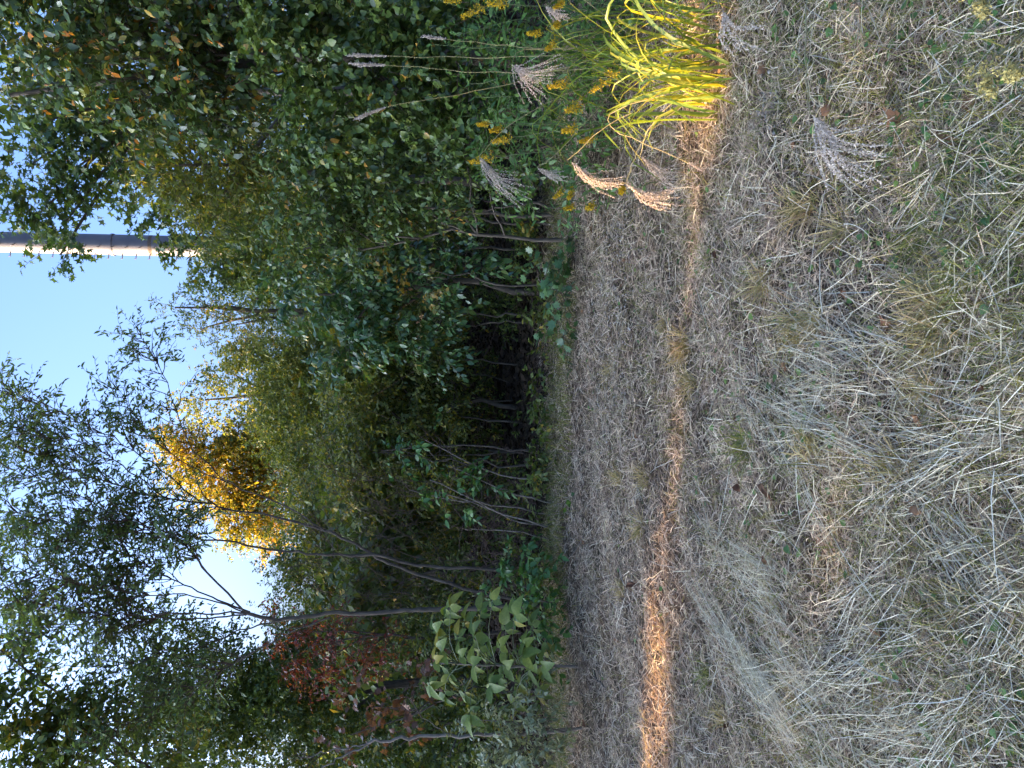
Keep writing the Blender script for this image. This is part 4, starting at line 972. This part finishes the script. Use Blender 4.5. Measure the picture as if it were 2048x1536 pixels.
# tufts left by the mower
tufts = [(1625, 410, .11, 90, "yellow cut tuft beside the large drooping grey plume"), (1615, 650, .12, 110, "wide straw-yellow tuft spreading away from the mower swath"), (1660, 635, .08, 60, "smaller tan tuft touching the wide straw-yellow one"),
         (1900, 590, .11, 100, "golden cut tuft with brown base in the near grass"), (1890, 655, .12, 110, "long-bladed yellow-green tuft beside the golden one"), (1370, 690, .12, 100, "dry tuft lit orange at the end of the sunlit streak"), (1540, 560, .10, 70, "loose tan tuft in the middle of the clearing"),
         (1385, 770, .10, 80, "pale tuft lying across the sunlit streak"), (1520, 890, .13, 90, "soft green tuft between two brown fallen leaves"), (1300, 955, .10, 70, "tuft catching sunlight with orange blades"), (1250, 960, .09, 60, "small pale tuft beyond the sunlit streak"),
         (1300, 1050, .10, 80, "tuft beside the streak below the fallen stick"), (1880, 770, .09, 70, "yellow tuft pointing into the pale swath"), (1660, 910, .10, 80, "upright tan tuft close to the pale swath"), (1930, 1210, .08, 60, "green-yellow tuft in the near corner grass"),
         (1820, 930, .09, 70, "low tan tuft in the near grass between stalk swaths"), (1410, 1350, .09, 70, "green tuft behind the bluestem swath"), (1440, 1440, .09, 70, "yellow-green tuft at the foot of the long bluestem swath"), (1690, 460, .10, 70, "yellow-green tuft below the one beside the grey plume"),
         (1850, 460, .10, 70, "dull green tuft beside a brown fallen leaf"), (1260, 1180, .08, 60, "tan tuft beyond the streak by the curled orange leaf"), (1960, 560, .08, 60, "green tuft with broad blades at the bottom edge"), (1215, 745, .09, 60, "tan tuft at the edge of the stony patch"), (1330, 640, .08, 60, "ruddy tuft in the mown strip above the streak's end")]
for x, y, s, k, lab in tufts:
    b0 = G(x, y); n = int(k * 1.3)
    P = np.column_stack([RNG.normal(0, s * .28, n), RNG.normal(0, s * .28, n), np.full(n, -.005)]); a0 = RNG.normal(2.0 + RNG.normal(0, .5), 1.1, n)
    V, T = blades(P, a0, RNG.uniform(.5, 1.3, n), RNG.uniform(-.2, .7, n), RNG.uniform(.5, 1.35, n) * s * 1.15, RNG.uniform(.0026, .0056, n), 4, .08)
    o = link("grass_tuft", tri_mesh("grass_tuft", V, T, M['green'] if 'green' in lab.split(' tuft')[0] and 'yellow' not in lab else M['tuft']), None, b0)
    tag(o, lab, "grass tuft", "cut tufts in the mown clearing")

# fallen leaves
fl = [(1670, 235, .09, "flat reddish-brown leaf beneath the large grey plume"), (1812, 232, .085, "upright brown oak leaf between plume and dry goldenrods"), (1890, 270, .085, "pinkish brown leaf beside the dry goldenrod stalk"), (1950, 225, .07, "brown leaf behind the middle dry goldenrod head"), (1608, 285, .06, "small brown leaf at the shaded side of the grey plume"),
      (1448, 505, .06, "pale pinkish leaf lying short of the sunlit streak"), (1448, 150, .085, "dark brown curled leaf at the foot of the sunlit silver grass"), (1532, 135, .05, "small orange leaf in front of the silver grass"), (1400, 185, .05, "reddish leaf under the sunlit blades"), (1450, 410, .04, "tiny dark red leaf near the lower lit plume"),
      (1498, 830, .075, "curled dark brown leaf on the soft green tuft"), (1565, 962, .085, "broad tan leaf near the pale stalks"), (1515, 985, .07, "thin brown leaf beside the broad tan leaf"), (1812, 645, .08, "mauve brown leaf tucked into the pale swath"), (1975, 760, .08, "orange-brown leaf at the bottom edge of the near grass"), (1865, 855, .06, "rusty leaf lying in the pale swath"),
      (1293, 1165, .09, "curled orange leaf standing up just beyond the sunlit streak"), (1660, 1075, .05, "small rusty leaf among upright stalks"), (1555, 1130, .055, "red-brown leaf at the edge of the bluestem swath"), (1795, 1270, .08, "dark purple-brown leaf in the near bluestem"), (1455, 1445, .06, "dark brown leaf behind the bluestem swath"),
      (1175, 1455, .08, "dark red leaf at the foot of the pale shrub"), (1205, 1430, .06, "maroon leaf in front of the pale shrub"), (1240, 1275, .05, "dark red leaf in the shaded grass by the slender trunk"), (1180, 1090, .05, "orange leaf beside the fallen stick"), (1190, 455, .05, "brown leaf on the stony patch, nearest the goldenrods"), (1250, 520, .05, "dark leaf lying on the stony patch"),
      (1250, 575, .045, "rust leaf at the rim of the stony patch"), (1165, 620, .07, "long brown leaf where mown strip meets the hollow"), (1290, 870, .05, "tan leaf beyond the streak's middle"), (1420, 810, .05, "dun leaf short of the streak's middle"), (1600, 730, .05, "brown leaf lying between tufts"), (1850, 1010, .05, "faded brown leaf under long stalks"), (1715, 600, .05, "brown leaf below the wide straw-yellow tuft")]
for i, (x, y, s, lab) in enumerate(fl):
    b0 = G(x, y)
    V, T = place(S_MAPLE if i % 6 == 1 else S_OVAL_HI, np.zeros((1, 3)), np.array([[math.cos(i * 2.1), math.sin(i * 2.1), RNG.uniform(.1, .7)]]), np.array([[RNG.normal(0, .3), -.5, 1.]]), np.array([s * .82]), .7, .9); V = V + RNG.normal(0, .07 * s, V.shape)
    o = link("fallen_leaf", tri_mesh("fallen_leaf", V, T, M['deadleaf']), None, b0 + Vector((0, 0, .03)))
    tag(o, lab, "fallen leaf", "fallen leaves on the mown grass")
for pix, lab in [([(1120, 1165), (1150, 1120), (1172, 1080), (1178, 1050)], "dark fallen stick lying on the mown strip in front of the slender trunks"), ([(1190, 1340), (1200, 1360), (1215, 1375)], "short dark stick on the shaded grass before the broad-leaved sapling")]:
    P = [G(*q) + Vector((0, 0, .03)) for q in pix]
    mb = MB(); mb.tube(wobble(P, 10, .004), .010, .004, 6, .1); o = mb.build("fallen_stick", M['bark'], None, origin=P[0]); tag(o, lab, "stick")

# ---------------------------------------------------------------- trees beside the clearing, out of frame: their shade lies over everything near
SLIT_X = -20.0
SLIT_Y = 4.22 + (SLIT_X + 2.2) * -math.tan(SUN_AHEAD)
def slit(p):  # leaf gap cut into the row, shaped to throw the sunlit streak
    yc = 4.22 - (p[:, 0] + 2.2) * math.tan(SUN_AHEAD)
    z = p[:, 2] + (p[:, 0] - SLIT_X) * math.tan(SUN_EL) / math.cos(SUN_AHEAD)
    w = np.interp(z, [4.55, 4.7, 5.22, 5.30, 5.45, 5.55, 5.76, 5.84, 6.7, 6.9], [0, .23, .24, .21, .18, .14, .12, .34, .40, 0])
    holes = .5 + .5 * np.sin(p[:, 2] * 37 + np.sin(p[:, 1] * 21) * 2)
    return (np.abs(p[:, 1] - yc) < w * np.where(z < 5.24, .75 + .35 * holes, np.where(z > 5.78, 1.0, .25 + .95 * (holes > .35) * holes)))
def hedge_lobes(x, y, h):
    out = []
    for k in range(11):
        z = .6 + (h - 1.3) * k / 10; r = 1.75 * (1 - .45 * (k / 10) ** 2)
        out.append((np.array([x + RNG.uniform(-.5, .5), y + RNG.uniform(-.35, .35), z]), r * .75, r, 1))
    return out
shade = None
side_lab = "dense dark tree in the row along the sunny side of the clearing"
for i, y in enumerate(np.arange(3.0, 31.5, 2.0)):
    h = 8.2 + RNG.uniform(-.2, .3) if y < 8.5 else 11.8 + RNG.uniform(-.3, .5) if y < 25 else 9.2 + RNG.uniform(-.4, .4)
    near_slit = abs(y - SLIT_Y) < 3.2
    if near_slit or shade is None:
        t = lobe_tree_w("shade_tree", side_lab, "tree", hedge_lobes(SLIT_X, y, h), S_SMALL, M['darkleaf'], .18, cov=4.8, m=9, trunk_r=.13, base=(SLIT_X - .3, y), group="row of trees beside the clearing", twigs=False, cull=slit if near_slit else None, clump=30, limbs='trunk')
        if not near_slit:
            shade = t; src = (y, h)
    else:
        r = shade.copy(); COL.objects.link(r); r.location = (SLIT_X - .3 + RNG.uniform(-.2, .2), y, 0); r.scale = (1, 1, h / src[1]); r.rotation_euler = (0, 0, math.pi * (i % 2))
        for c in shade.children:
            q = c.copy(); COL.objects.link(q); q.parent = r
# far-off wood that closes the horizon
n = 26000
a = RNG.uniform(-.75, .75, n); d_ = RNG.uniform(55, 75, n); zz = RNG.uniform(0, 1, n) * (5.0 + 1.6 * np.sin(a * 23) + 1.0 * np.sin(a * 57 + 1))
P = np.column_stack([np.sin(a) * d_, np.cos(a) * d_, zz])
V, T = place(S_SMALL, P, RNG.normal(size=(n, 3)), RNG.normal(size=(n, 3)), RNG.uniform(.38, .8, n))
o = link("far_wood", tri_mesh("far_wood", V, T, M['midgreen'])); tag(o, "distant low belt of woodland closing the horizon", "wood", kind="stuff")
